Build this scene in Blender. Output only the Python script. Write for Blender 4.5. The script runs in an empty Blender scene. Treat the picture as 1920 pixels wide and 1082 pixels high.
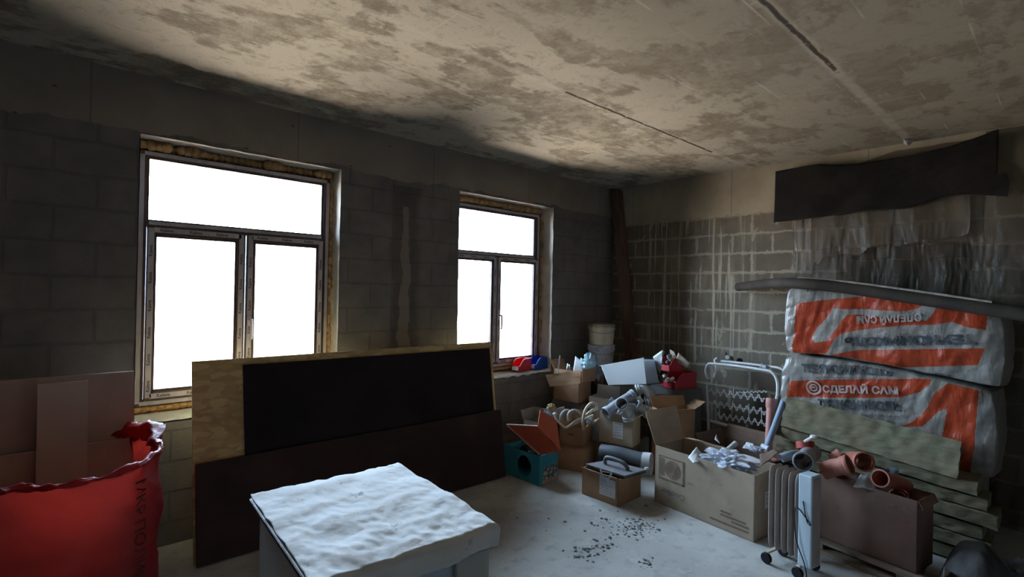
import bpy, bmesh, math, random
from mathutils import Vector, Matrix, noise as mnoise
random.seed(7)
C = bpy.context.scene.collection
PI = math.pi

# ------------------------------------------------------------------ camera, sky, sun, exposure
sc = bpy.context.scene
cam_d = bpy.data.cameras.new('camera'); cam = bpy.data.objects.new('camera', cam_d); C.objects.link(cam)
cam_d.sensor_width = 36; cam_d.sensor_fit = 'HORIZONTAL'; cam_d.lens = 36*973.657/1920
cam_d.clip_start = 0.05; cam_d.clip_end = 300
_yaw, _pit, _rol = 0.82887, 0.00502, 0.02001
_f = Vector((math.cos(_yaw)*math.cos(_pit), math.sin(_yaw)*math.cos(_pit), math.sin(_pit)))
_r = Vector((math.sin(_yaw), -math.cos(_yaw), 0)); _u = _r.cross(_f)
_rr = math.cos(_rol)*_r + math.sin(_rol)*_u; _uu = -math.sin(_rol)*_r + math.cos(_rol)*_u
cam.matrix_world = Matrix(((_rr.x, _uu.x, -_f.x, -5.3913), (_rr.y, _uu.y, -_f.y, -3.994), (_rr.z, _uu.z, -_f.z, 1.7), (0, 0, 0, 1)))
sc.camera = cam

world = bpy.data.worlds.new('sky'); sc.world = world; world.use_nodes = True
_bg = world.node_tree.nodes['Background']
_bg.inputs['Color'].default_value = (0.55, 0.74, 1.0, 1); _bg.inputs['Strength'].default_value = 17.0
sun_d = bpy.data.lights.new('sun', 'SUN'); sun_d.energy = 17.5; sun_d.angle = 0.01; sun_d.color = (1.0, 0.88, 0.70)
sun = bpy.data.objects.new('sun', sun_d); C.objects.link(sun)
sun.rotation_mode = 'QUATERNION'
sun.rotation_quaternion = Vector((-0.66, 0.07, -0.75)).to_track_quat('-Z', 'Y')
# portals: they give off nothing, they only tell the renderer where the sky comes in
for _i, (_x0, _x1) in enumerate(((-4.85, -3.70), (-2.35, -1.26))):
    _p = bpy.data.lights.new('sky_portal', 'AREA'); _p.shape = 'RECTANGLE'; _p.size = _x1-_x0+.1; _p.size_y = 1.66
    _p.cycles.is_portal = True
    _o = bpy.data.objects.new('sky_portal', _p); C.objects.link(_o); _o.location = ((_x0+_x1)/2, .3, 1.74)
    _o.rotation_euler = (-PI/2, 0, 0)

sc.view_settings.view_transform = 'Standard'; sc.view_settings.look = 'None'
sc.view_settings.gamma = 1; sc.view_settings.use_curve_mapping = False
sc.view_settings.exposure = 1.55
sc.cycles.use_denoising = True
sc.cycles.max_bounces = 10; sc.cycles.diffuse_bounces = 6; sc.cycles.transparent_max_bounces = 12
sc.cycles.caustics_reflective = False; sc.cycles.caustics_refractive = False

# ------------------------------------------------------------------ mesh helpers
class MB:
    def __init__(s): s.bm = bmesh.new()
    def quad(s, pts, mi=0):
        try:
            f = s.bm.faces.new([s.bm.verts.new(p) for p in pts]); f.material_index = mi
        except ValueError: pass
        return s
    def box(s, x0, x1, y0, y1, z0, z1, M=None, mi=0):
        P = [Vector(p) for p in ((x0,y0,z0),(x1,y0,z0),(x1,y1,z0),(x0,y1,z0),(x0,y0,z1),(x1,y0,z1),(x1,y1,z1),(x0,y1,z1))]
        if M is not None: P = [M @ p for p in P]
        v = [s.bm.verts.new(p) for p in P]
        for f in ((0,3,2,1),(4,5,6,7),(0,1,5,4),(1,2,6,5),(2,3,7,6),(3,0,4,7)):
            s.bm.faces.new([v[i] for i in f]).material_index = mi
        return s
    def slab(s, p0, eu, ev, ew, mi=0):      # a box from a corner and three edge vectors
        p0, eu, ev, ew = map(Vector, (p0, eu, ev, ew))
        P = [p0, p0+eu, p0+eu+ev, p0+ev]; P += [p+ew for p in P]
        v = [s.bm.verts.new(p) for p in P]
        for f in ((0,3,2,1),(4,5,6,7),(0,1,5,4),(1,2,6,5),(2,3,7,6),(3,0,4,7)):
            s.bm.faces.new([v[i] for i in f]).material_index = mi
        return s
    def prism(s, poly, off, mi=0):          # a planar polygon of 3-D points pushed along off
        off = Vector(off); a = [s.bm.verts.new(Vector(p)) for p in poly]; b = [s.bm.verts.new(Vector(p)+off) for p in poly]
        n = len(a)
        s.bm.faces.new(a[::-1]).material_index = mi; s.bm.faces.new(b).material_index = mi
        for i in range(n): s.bm.faces.new((a[i], a[(i+1)%n], b[(i+1)%n], b[i])).material_index = mi
        return s
    def rings(s, rings, close_u=True, cap=(True, True), mi=0):
        R = [[s.bm.verts.new(Vector(p)) for p in r] for r in rings]; n = len(R[0])
        for i in range(len(R)-1):
            for j in range(n if close_u else n-1):
                s.bm.faces.new((R[i][j], R[i][(j+1)%n], R[i+1][(j+1)%n], R[i+1][j])).material_index = mi
        if cap[0]: s.bm.faces.new(R[0][::-1]).material_index = mi
        if cap[1]: s.bm.faces.new(R[-1]).material_index = mi
        return s
    def tube(s, pts, r, seg=10, cap=(True, True), mi=0, smoothpath=0):
        pts = [Vector(p) for p in pts]
        if smoothpath: pts = smooth(pts, smoothpath)
        n = len(pts); rad = r if hasattr(r, '__len__') else [r]*n
        if len(rad) != n: rad = [rad[0]+(rad[-1]-rad[0])*i/(n-1) for i in range(n)]
        t = (pts[1]-pts[0]).normalized(); ref = Vector((0,0,1)) if abs(t.z) < .9 else Vector((1,0,0))
        u = t.cross(ref).normalized(); out = []
        for i in range(n):
            t = (pts[min(i+1,n-1)]-pts[max(i-1,0)]).normalized()
            u = (u - t*u.dot(t)).normalized(); w = t.cross(u)
            out.append([pts[i]+(u*math.cos(a)+w*math.sin(a))*rad[i] for a in (2*PI*k/seg for k in range(seg))])
        return s.rings(out, True, cap, mi)
    def pipe(s, p0, p1, prof, seg=20, mi=0):  # hollow turned shape: prof = [(along 0..1, radius)...] outside then inside
        p0, p1 = Vector(p0), Vector(p1); t = (p1-p0).normalized(); ref = Vector((0,0,1)) if abs(t.z) < .9 else Vector((1,0,0))
        u = t.cross(ref).normalized(); w = t.cross(u); L = (p1-p0)
        out = [[p0+L*a+(u*math.cos(q)+w*math.sin(q))*r for q in (2*PI*k/seg for k in range(seg))] for a, r in prof]
        R = [[s.bm.verts.new(p) for p in r] for r in out]
        for i in range(len(R)):
            j2 = (i+1) % len(R)
            if j2 == 0 and len(R) < 3: break
            for j in range(seg):
                s.bm.faces.new((R[i][j], R[i][(j+1)%seg], R[j2][(j+1)%seg], R[j2][j])).material_index = mi
        return s
    def lathe(s, base, prof, seg=28, cap=(True, True), mi=0):
        b = Vector(base)
        return s.rings([[b+Vector((r*math.cos(a), r*math.sin(a), z)) for a in (2*PI*k/seg for k in range(seg))] for z, r in prof], True, cap, mi)
    def grid(s, nu, nv, fn, mi=None):
        V = [[s.bm.verts.new(Vector(fn(i/nu, j/nv))) for j in range(nv+1)] for i in range(nu+1)]
        for i in range(nu):
            for j in range(nv):
                f = s.bm.faces.new((V[i][j], V[i+1][j], V[i+1][j+1], V[i][j+1]))
                if mi: f.material_index = mi((i+.5)/nu, (j+.5)/nv)
        return s
    def build(s, name, mats, parent=None, smooth=False, bevel=0, solid=0, subsurf=0, world=True, angle=40):
        if not isinstance(mats, (list, tuple)): mats = [mats]
        bm = s.bm
        bmesh.ops.recalc_face_normals(bm, faces=bm.faces) if not solid else None
        if parent is not None and world:
            par = parent; Mi = Matrix.Identity(4)
            while par is not None:
                Mi = Mi @ (Matrix.Translation(par.location) @ par.rotation_euler.to_matrix().to_4x4()).inverted() if par.parent is None else Mi
                par = par.parent
            bm.transform(Mi)
        me = bpy.data.meshes.new(name); bm.to_mesh(me); bm.free()
        for m in mats: me.materials.append(m)
        o = bpy.data.objects.new(name, me); C.objects.link(o)
        if parent is not None: o.parent = parent
        if smooth:
            for p in me.polygons: p.use_smooth = True
            me.set_sharp_from_angle(angle=math.radians(angle))
        if solid:
            m = o.modifiers.new('thickness', 'SOLIDIFY'); m.thickness = solid; m.offset = 0
        if bevel:
            m = o.modifiers.new('edges', 'BEVEL'); m.width = bevel; m.segments = 2; m.limit_method = 'ANGLE'; m.angle_limit = math.radians(40)
        if subsurf:
            m = o.modifiers.new('smooth', 'SUBSURF'); m.levels = subsurf; m.render_levels = subsurf
        return o

def smooth(pts, k=4):                        # Catmull-Rom through the points
    out = []; n = len(pts)
    for i in range(n-1):
        a, b, c, d = pts[max(i-1,0)], pts[i], pts[i+1], pts[min(i+2,n-1)]
        for j in range(k):
            t = j/k
            out.append(.5*((2*b)+(c-a)*t+(2*a-5*b+4*c-d)*t*t+(3*b-a-3*c+d)*t*t*t))
    out.append(pts[-1]); return out

def thing(name, label, cat, loc=(0,0,0), group=None, rotz=0):
    o = bpy.data.objects.new(name, None); C.objects.link(o); o.location = loc; o.rotation_euler = (0,0,rotz)
    o.empty_display_size = .05
    return tag(o, label, cat, group)
def tag(o, label, cat, group=None):
    o['label'] = label; o['category'] = cat
    if group: o['group'] = group
    return o
def structure(o): o['kind'] = 'structure'; return o
def S(name, loc=(0,0,0)):
    o = bpy.data.objects.new(name, None); C.objects.link(o); o.location = loc; o['kind'] = 'structure'; return o

def V(*a): return Vector(a[0] if len(a) == 1 else a)
def lerp(a, b, t): return a+(b-a)*t
def nz(x, y, z=0): return mnoise.noise(Vector((x, y, z)))
def inpoly(x, y, P):
    c = False; j = len(P)-1
    for i in range(len(P)):
        if (P[i][1] > y) != (P[j][1] > y) and x < (P[j][0]-P[i][0])*(y-P[i][1])/(P[j][1]-P[i][1])+P[i][0]: c = not c
        j = i
    return c

def lettering(name, text, size, place, mat, parent, bold=0.0, squash=1.0, thick=0.0):
    """flat letters; place(x, y) gives the point on the surface for a point of the line of writing"""
    cu = bpy.data.curves.new('t', 'FONT'); cu.body = text; cu.size = size; cu.offset = bold*size; cu.resolution_u = 3
    ob = bpy.data.objects.new('t', cu); C.objects.link(ob)
    dg = bpy.context.evaluated_depsgraph_get(); me = bpy.data.meshes.new_from_object(ob.evaluated_get(dg))
    w = max((v.co.x for v in me.vertices), default=1)
    for v in me.vertices: v.co = Vector(place(v.co.x/w, v.co.y*squash))
    bpy.data.objects.remove(ob); bpy.data.curves.remove(cu)
    me.name = name; me.materials.clear(); me.materials.append(mat)
    o = bpy.data.objects.new(name, me); C.objects.link(o)
    if parent is not None:
        r = parent
        while r.parent is not None: r = r.parent
        me.transform((Matrix.Translation(r.location) @ r.rotation_euler.to_matrix().to_4x4()).inverted()); o.parent = parent
    return o

# ------------------------------------------------------------------ material helpers
class NT:
    def __init__(s, name):
        s.m = bpy.data.materials.new(name); s.m.use_nodes = True; s.t = s.m.node_tree; s.t.nodes.clear()
        s.out = s.t.nodes.new('ShaderNodeOutputMaterial')
    def n(s, kind, **kw):
        nd = s.t.nodes.new(kind)
        for k, v in kw.items():
            if k.startswith('i_'):
                key = k[2:]; key = int(key) if key.isdigit() else key.replace('_', ' ')
                s.set(nd.inputs[key], v)
            else: setattr(nd, k, v)
        return nd
    def set(s, sock, v):
        if isinstance(v, bpy.types.NodeSocket): s.t.links.new(v, sock)
        elif isinstance(v, bpy.types.Node): s.t.links.new(v.outputs[0], sock)
        else:
            if isinstance(v, tuple) and len(v) == 3 and sock.type == 'RGBA': v = v+(1,)
            sock.default_value = v
    def math(s, op, a, b=0.0, clamp=False):
        nd = s.n('ShaderNodeMath', operation=op, use_clamp=clamp); s.set(nd.inputs[0], a); s.set(nd.inputs[1], b); return nd.outputs[0]
    def mix(s, f, a, b, blend='MIX'):
        nd = s.n('ShaderNodeMix', data_type='RGBA', blend_type=blend); s.set(nd.inputs['Factor'], f)
        s.set(nd.inputs[6], a); s.set(nd.inputs[7], b); return nd.outputs[2]
    def ramp(s, f, a, b):                    # smooth step of f from a to b
        nd = s.n('ShaderNodeMapRange', interpolation_type='SMOOTHSTEP'); s.set(nd.inputs[0], f); nd.inputs[1].default_value = a; nd.inputs[2].default_value = b
        return nd.outputs[0]
    def noise(s, vec, scale, detail=4, rough=.55, dist=0.0):
        nd = s.n('ShaderNodeTexNoise'); s.set(nd.inputs['Vector'], vec); nd.inputs['Scale'].default_value = scale
        nd.inputs['Detail'].default_value = detail; nd.inputs['Roughness'].default_value = rough; nd.inputs['Distortion'].default_value = dist
        return nd.outputs[0]
    def pos(s): return s.n('ShaderNodeNewGeometry').outputs['Position']
    def obj(s): return s.n('ShaderNodeTexCoord').outputs['Object']
    def xyz(s, v): nd = s.n('ShaderNodeSeparateXYZ'); s.set(nd.inputs[0], v); return nd.outputs
    def comb(s, x=0.0, y=0.0, z=0.0):
        nd = s.n('ShaderNodeCombineXYZ')
        for i, q in enumerate((x, y, z)): s.set(nd.inputs[i], q)
        return nd.outputs[0]
    def bsdf(s, col, rough=.8, spec=.3, metal=0.0, bump=None, bstr=.3, bdist=.01, **kw):
        p = s.n('ShaderNodeBsdfPrincipled'); s.set(p.inputs['Base Color'], col); s.set(p.inputs['Roughness'], rough)
        s.set(p.inputs['Specular IOR Level'], spec); s.set(p.inputs['Metallic'], metal)
        for k, v in kw.items(): s.set(p.inputs[k.replace('_', ' ')], v)
        if bump is not None:
            b = s.n('ShaderNodeBump'); b.inputs['Strength'].default_value = bstr; b.inputs['Distance'].default_value = bdist
            s.set(b.inputs['Height'], bump); s.t.links.new(b.outputs[0], p.inputs['Normal'])
        return p.outputs[0]
    def done(s, sh): s.t.links.new(sh, s.out.inputs[0]); return s.m

def simple(name, c1, c2=None, scale=6, rough=.7, spec=.3, metal=0.0, bump=0.0, bscale=None, detail=4, stretch=(1,1,1), lo=.35, hi=.65, bdist=.004, **kw):
    t = NT(name); co = t.obj()
    if stretch != (1,1,1):
        mp = t.n('ShaderNodeMapping'); t.set(mp.inputs[0], co); mp.inputs['Scale'].default_value = stretch; co = mp.outputs[0]
    c2 = c2 or tuple(x*.75 for x in c1)
    n = t.noise(co, scale, detail); col = t.mix(t.ramp(n, lo, hi), c1, c2)
    b = t.noise(co, bscale or scale*6, 3) if bump else None
    return t.done(t.bsdf(col, rough, spec, metal, b, bump, bdist, **kw))

# ------------------------------------------------------------------ materials of the room
CEIL = 3.017
def m_ceiling():
    t = NT('cast_concrete_ceiling'); P = t.pos(); x, y, z = t.xyz(P)
    big = t.noise(P, .55, 3, .5); mid = t.noise(P, 1.7, 9, .66, .35)
    st = t.n('ShaderNodeMapping'); t.set(st.inputs[0], P); st.inputs['Scale'].default_value = (.55, 1.6, 1)
    streak = t.noise(st.outputs[0], 3.2, 8, .68, .25)
    blot = t.ramp(t.math('ADD', t.math('MULTIPLY', mid, .62), t.math('MULTIPLY', streak, .42)), .50, .55)
    fine = t.noise(P, 26, 5, .7); spk = t.ramp(t.noise(P, 12, 8, .75, .5), .53, .60)
    pale = t.mix(t.ramp(big, .35, .65), (.545, .485, .385), (.465, .415, .335))
    dark = t.mix(t.ramp(fine, .35, .65), (.20, .165, .12), (.29, .24, .175))
    veil = t.ramp(t.noise(P, 5.5, 6, .7), .42, .62)
    dark = t.mix(t.math('MULTIPLY', veil, .55), dark, pale)
    col = t.mix(t.math('MULTIPLY', blot, .92), pale, dark)
    col = t.mix(t.math('MULTIPLY', spk, .30), col, (.24, .20, .15))
    # slabs away from the windows: browner concrete, plus light falloff painted into the colour
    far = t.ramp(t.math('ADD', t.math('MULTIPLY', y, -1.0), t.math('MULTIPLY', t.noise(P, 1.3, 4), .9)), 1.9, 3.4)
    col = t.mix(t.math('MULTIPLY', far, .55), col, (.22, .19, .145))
    # shuttering board prints
    br = t.n('ShaderNodeTexBrick', offset=.37); t.set(br.inputs['Vector'], t.comb(x, y, 0.0)); br.inputs['Scale'].default_value = 1
    br.inputs['Brick Width'].default_value = .9; br.inputs['Row Height'].default_value = .33; br.inputs['Mortar Size'].default_value = .006
    br.inputs['Mortar Smooth'].default_value = .6
    pr = t.math('MULTIPLY', br.outputs['Fac'], t.ramp(t.noise(P, 1.9, 3), .52, .66))
    col = t.mix(t.math('MULTIPLY', pr, .5), col, (.62, .56, .46))
    # the two joints between the slabs: pale mortar with a dark crack along part of it
    wob = t.math('MULTIPLY', t.math('SUBTRACT', t.noise(P, 7, 5), .5), .035)
    for y0, xa, xb, w in ((-1.70, -2.85, -.82, .013), (-3.03, -3.3, -1.95, .014)):
        d = t.math('ABSOLUTE', t.math('ADD', t.math('SUBTRACT', y, y0), wob))
        halo = t.math('MULTIPLY', t.math('SUBTRACT', 1.0, t.ramp(d, .012, .035 if y0 > -2 else .045)), .35 if y0 > -2 else .40)
        col = t.mix(t.math('MULTIPLY', halo, t.ramp(t.noise(P, 4, 5), .3, .5)), col, (.60, .55, .46))
        inx = t.math('MULTIPLY', t.math('GREATER_THAN', x, xa), t.math('LESS_THAN', x, xb))
        crack = t.math('MULTIPLY', t.math('SUBTRACT', 1.0, t.ramp(d, w*.5, w*1.3)), t.math('MULTIPLY', inx, t.ramp(t.noise(P, 14, 4), .30, .40)))
        col = t.mix(t.math('MULTIPLY', crack, .9), col, (.035, .025, .02))
    pits = t.ramp(t.noise(P, 60, 3, .6), .3, .36)
    col = t.mix(pits, (.25, .2, .15), col)
    return t.done(t.bsdf(col, .92, .15, bump=t.math('ADD', t.math('MULTIPLY', mid, .6), t.math('MULTIPLY', fine, .25)), bstr=.35, bdist=.02))

def m_blocks(kind):
    """kind 'right': dark blocks with pale smeared mortar and lime runs; 'back': dark, damp blocks with faint joints"""
    t = NT('blockwork_'+kind); P = t.pos(); x, y, z = t.xyz(P)
    a = y if kind in ('right', 'left') else x
    j = t.math('MULTIPLY', t.math('SUBTRACT', t.noise(P, 3.5, 4), .5), .030); j2 = t.math('MULTIPLY', t.math('SUBTRACT', t.noise(P, 16, 4), .5), .018)
    jj = t.math('ADD', j, j2)
    vec = t.comb(t.math('ADD', t.math('ADD', a, 20.13), jj), t.math('ADD', t.math('SUBTRACT', z, .1408-.0), jj), 0.0)
    br = t.n('ShaderNodeTexBrick', offset=.5); t.set(br.inputs['Vector'], vec); br.inputs['Scale'].default_value = 1
    br.inputs['Brick Width'].default_value = .40; br.inputs['Row Height'].default_value = .20
    br.inputs['Mortar Size'].default_value = .010; br.inputs['Mortar Smooth'].default_value = .35
    br.inputs['Color1'].default_value = (.0, .0, .0, 1); br.inputs['Color2'].default_value = (1, 1, 1, 1)
    per = t.ramp(br.outputs['Color'], 0, 1)
    fine = t.noise(P, 45, 4, .7); cloud = t.noise(P, 2.2, 6, .6)
    joint = br.outputs['Fac']
    if kind == 'right':
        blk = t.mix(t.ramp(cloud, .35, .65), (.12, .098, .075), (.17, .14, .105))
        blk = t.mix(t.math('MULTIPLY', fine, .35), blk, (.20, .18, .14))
        jt = t.math('MULTIPLY', joint, t.ramp(t.noise(P, 3.1, 5, .65), .30, .48))
        b2 = t.n('ShaderNodeTexBrick', offset=.5); t.set(b2.inputs['Vector'], vec); b2.inputs['Scale'].default_value = 1
        b2.inputs['Brick Width'].default_value = .40; b2.inputs['Row Height'].default_value = .20
        b2.inputs['Mortar Size'].default_value = .042; b2.inputs['Mortar Smooth'].default_value = .9
        wide = t.ramp(t.math('ADD', t.math('MULTIPLY', b2.outputs['Fac'], .35), t.noise(P, 8.5, 8, .78, .9)), .77, .82)
        jt = t.math('MAXIMUM', jt, t.math('MULTIPLY', wide, .85))
        smear = t.math('MULTIPLY', t.ramp(t.noise(t.comb(t.math('MULTIPLY', y, 1.0), t.math('MULTIPLY', z, .8), 0.0), 6.0, 7, .62, .4), .615, .655), .8)
        # lime runs: thin vertical streaks in a patch near the corner
        run = t.ramp(t.noise(t.comb(t.math('MULTIPLY', y, 30.0), t.math('MULTIPLY', z, .9), 1.7), 1.0, 5, .55), .54, .60)
        bro = t.ramp(t.noise(t.comb(t.math('MULTIPLY', y, 3.0), t.math('MULTIPLY', z, 2.4), 4.0), 1.0, 4, .6), .30, .46)
        m1 = t.math('MULTIPLY', t.ramp(y, -1.95, -1.35), t.math('SUBTRACT', 1.0, t.ramp(y, -.62, -.3)))
        m2 = t.math('MULTIPLY', t.ramp(z, .85, 1.25), t.math('SUBTRACT', 1.0, t.ramp(z, 2.52, 2.6)))
        drips = t.math('MULTIPLY', t.math('MULTIPLY', run, bro), t.math('MULTIPLY', m1, m2))
        dust = t.math('MULTIPLY', t.math('MULTIPLY', m1, m2), t.ramp(t.noise(t.comb(t.math('MULTIPLY', y, 5.0), t.math('MULTIPLY', z, 1.6), 0.0), 1.0, 5), .4, .7))
        lime = (.43, .385, .30)
        col = t.mix(t.math('MULTIPLY', dust, .60), blk, (.30, .25, .18))
        col = t.mix(t.math('MULTIPLY', jt, .60), col, (.42, .37, .29))
        col = t.mix(smear, col, (.34, .30, .235)); col = t.mix(t.math('MULTIPLY', drips, .85), col, lime)
        zb, beamc = 2.545, ((.40, .345, .26), (.33, .28, .21))
        edge = t.math('ADD', z, t.math('MULTIPLY', t.math('SUBTRACT', t.noise(P, 9, 5), .5), .10))
    else:
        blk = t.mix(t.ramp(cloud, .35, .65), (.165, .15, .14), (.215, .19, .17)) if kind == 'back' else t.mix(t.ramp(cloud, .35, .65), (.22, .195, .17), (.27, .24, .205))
        blk = t.mix(t.math('MULTIPLY', t.ramp(t.noise(P, 7, 4), .4, .7), .3), blk, (.10, .10, .10))
        col = t.mix(t.math('MULTIPLY', joint, .26), blk, (.07, .065, .06))
        if kind == 'back':
            # a damp band with a pale bare strip down the pier between the windows
            d = t.math('ABSOLUTE', t.math('ADD', t.math('SUBTRACT', x, -3.005), t.math('MULTIPLY', t.math('SUBTRACT', t.noise(P, 2.6, 6, .7), .5), .22)))
            damp = t.math('MULTIPLY', t.math('SUBTRACT', 1.0, t.ramp(d, .10, .17)), t.math('LESS_THAN', z, 2.6))
            col = t.mix(t.math('MULTIPLY', damp, .5), col, (.065, .052, .045))
            wid = t.math('ADD', .028, t.math('MULTIPLY', t.math('SUBTRACT', 2.45, z), .028))
            bare = t.math('MULTIPLY', t.math('LESS_THAN', t.math('SUBTRACT', d, wid), 0.0), t.math('LESS_THAN', z, 2.42))
            col = t.mix(t.math('MULTIPLY', bare, .8), col, (.27, .215, .18))
        zb, beamc = 2.66, ((.31, .262, .215), (.26, .22, .185))
        edge = t.math('ADD', z, t.math('MULTIPLY', t.math('SUBTRACT', t.noise(P, 2.4, 6, .6), .5), .20))
    beam = t.ramp(edge, zb-.006, zb+.006)
    bc = t.mix(t.ramp(t.noise(P, 3, 6), .35, .65), *beamc)
    seam = t.math('LESS_THAN', t.math('ABSOLUTE', t.math('SUBTRACT', t.math('PINGPONG', t.math('ADD', a, 20.42), 1.22), .61)), .006)
    bc = t.mix(t.math('MULTIPLY', seam, .5), bc, (.15, .13, .1))
    vo = t.n('ShaderNodeTexVoronoi'); t.set(vo.inputs['Vector'], t.comb(a, t.math('MULTIPLY', z, 2.2), 0.0)); vo.inputs['Scale'].default_value = 4.2
    nail = t.math('LESS_THAN', vo.outputs['Distance'], .055); bc = t.mix(t.math('MULTIPLY', nail, .8), bc, (.05, .045, .035))
    col = t.mix(beam, col, bc)
    h = t.math('ADD', t.math('MULTIPLY', t.math('MULTIPLY', joint, t.math('SUBTRACT', 1.0, beam)), -.5), t.math('MULTIPLY', fine, .35))
    return t.done(t.bsdf(col, .93, .12, bump=h, bstr=.5, bdist=.012))

def m_floor():
    t = NT('dusty_concrete_floor'); P = t.pos(); x, y, z = t.xyz(P)
    a = t.noise(P, 1.1, 8, .62, .3); b = t.noise(P, 9, 6, .65); c = t.noise(P, 70, 3, .6)
    col = t.mix(t.ramp(a, .35, .65), (.46, .455, .43), (.35, .345, .33))
    col = t.mix(t.math('MULTIPLY', t.ramp(b, .5, .72), .55), col, (.22, .21, .195))
    col = t.mix(t.math('MULTIPLY', t.ramp(t.noise(P, 3.3, 6, .7), .55, .63), .35), col, (.52, .50, .46))
    col = t.mix(t.math('MULTIPLY', t.ramp(c, .55, .75), .3), col, (.2, .19, .17))
    return t.done(t.bsdf(col, .88, .2, bump=t.math('ADD', t.math('MULTIPLY', b, .6), t.math('MULTIPLY', c, .3)), bstr=.3, bdist=.012))
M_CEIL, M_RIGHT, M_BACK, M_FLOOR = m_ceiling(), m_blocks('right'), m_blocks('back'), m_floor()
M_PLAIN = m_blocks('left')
M_REVEAL = simple('reveal_plaster', (.72, .68, .61), (.60, .55, .48), 5, .9, .1, bump=.4, bscale=30)
M_SILL = simple('sill_screed', (.86, .88, .88), (.74, .75, .75), 9, .9, .1, bump=.4)
M_PVC = simple('brown_pvc_frame', (.085, .045, .036), (.065, .036, .030), 12, .45, .4)
M_TAPE = simple('protective_film', (.46, .42, .45), (.38, .345, .37), 18, .5, .35, stretch=(1, 1, .4))
M_INK = simple('printed_black', (.035, .03, .035), (.05, .045, .05), 8, .6)
M_FOAM = simple('mounting_foam', (.55, .33, .14), (.36, .21, .10), 22, .85, .1, bump=.8, bscale=35)
M_GASKET = simple('rubber_gasket', (.02, .018, .018), None, 8, .6)
def m_glass():
    t = NT('window_glass'); tr = t.n('ShaderNodeBsdfTransparent'); tr.inputs[0].default_value = (.93, .95, .94, 1)
    gl = t.n('ShaderNodeBsdfGlossy'); gl.inputs['Roughness'].default_value = .03
    fr = t.n('ShaderNodeFresnel'); fr.inputs['IOR'].default_value = 1.3
    mx = t.n('ShaderNodeMixShader'); t.set(mx.inputs[0], fr.outputs[0]); t.set(mx.inputs[1], tr); t.set(mx.inputs[2], gl)
    return t.done(mx.outputs[0])
M_GLASS = m_glass()

# ------------------------------------------------------------------ the room shell
XL, YF = -7.6, -6.6                     # the left wall and the wall behind the camera, both outside the picture
m = MB(); m.box(XL-.3, .3, YF-.3, .4, -.25, 0); structure(m.build('floor', M_FLOOR))
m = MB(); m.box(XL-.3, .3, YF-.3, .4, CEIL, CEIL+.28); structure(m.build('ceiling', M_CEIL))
W = ((-4.928, -3.607), (-2.434, -1.121)); Z0, Z1 = .80, 2.649
m = MB()
for x0, x1 in ((XL-.3, W[0][0]), (W[0][1], W[1][0]), (W[1][1], .3)): m.box(x0, x1, 0, .4, 0, CEIL)
for a, b in W: m.box(a, b, 0, .4, 0, Z0); m.box(a, b, 0, .4, Z1, CEIL)
structure(m.build('wall_back', M_BACK))
# right wall with the doorway that the film hangs over
DY0, DY1, DZ = -3.43, -2.50, 2.17
m = MB(); m.box(0, .3, DY1, 0, 0, CEIL); m.box(0, .3, YF-.3, DY0, 0, CEIL); m.box(0, .3, DY0, DY1, DZ, CEIL)
structure(m.build('wall_right', M_RIGHT))
m = MB(); m.box(.3, 1.6, DY0-.3, DY0-.2, 0, DZ+.3).box(.3, 1.6, DY1+.2, DY1+.3, 0, DZ+.3).box(1.6, 1.7, DY0-.3, DY1+.3, 0, DZ+.3).box(.3, 1.7, DY0-.3, DY1+.3, DZ+.3, DZ+.4).box(.3, 1.7, DY0-.3, DY1+.3, -.1, 0)
structure(m.build('wall_passage', M_PLAIN))
m = MB(); m.box(XL-.3, XL, YF-.3, .4, 0, CEIL); structure(m.build('wall_left', M_PLAIN))
m = MB(); m.box(XL, 0, YF-.3, YF, 0, CEIL); structure(m.build('wall_front', M_PLAIN))

def ragged(x, z, s=9, a=.007): return nz(x*s, z*s, 3.3)*a
def reveal(i, x0, x1):
    """plastered linings of the opening and its rough sill"""
    r = MB()
    n = 34; Y1 = .4
    def side(xc, sg):
        # outer skin of the lining slightly proud of the blockwork, with a ragged arris
        r.grid(n, 5, lambda u, v: (xc+sg*(.004+.004*nz(u*20, v*4, i)), lerp(-.004+ragged(u*3, xc, 6, .01)*(1-v), Y1, v), lerp(Z0, Z1, u)))
    side(x1, -1); side(x0, 1)
    r.grid(n, 5, lambda u, v: (lerp(x0, x1, u), lerp(-.004+ragged(u*3, 7, 6, .01)*(1-v), Y1, v), Z1-.006-.004*nz(u*14, v*3, 5)))
    structure(r.build('trim_%d' % (i*2+1), M_REVEAL, smooth=True))
    s = MB()
    s.grid(46, 6, lambda u, v: (lerp(x0, x1, u), lerp(-.012+.02*nz(u*22, i)*(1-v), .19, v), .838+.006*nz(u*18, v*5, i)-(.012 if v == 0 else 0)))
    s.grid(46, 1, lambda u, v: (lerp(x0, x1, u), -.012+.02*nz(u*22, i)*1, lerp(.826+.006*nz(u*18, 0, i), Z0+.015-.02*abs(nz(u*9, 8, i)), v)))
    structure(s.build('trim_%d' % (i*2+2), M_SILL, smooth=True))

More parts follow.
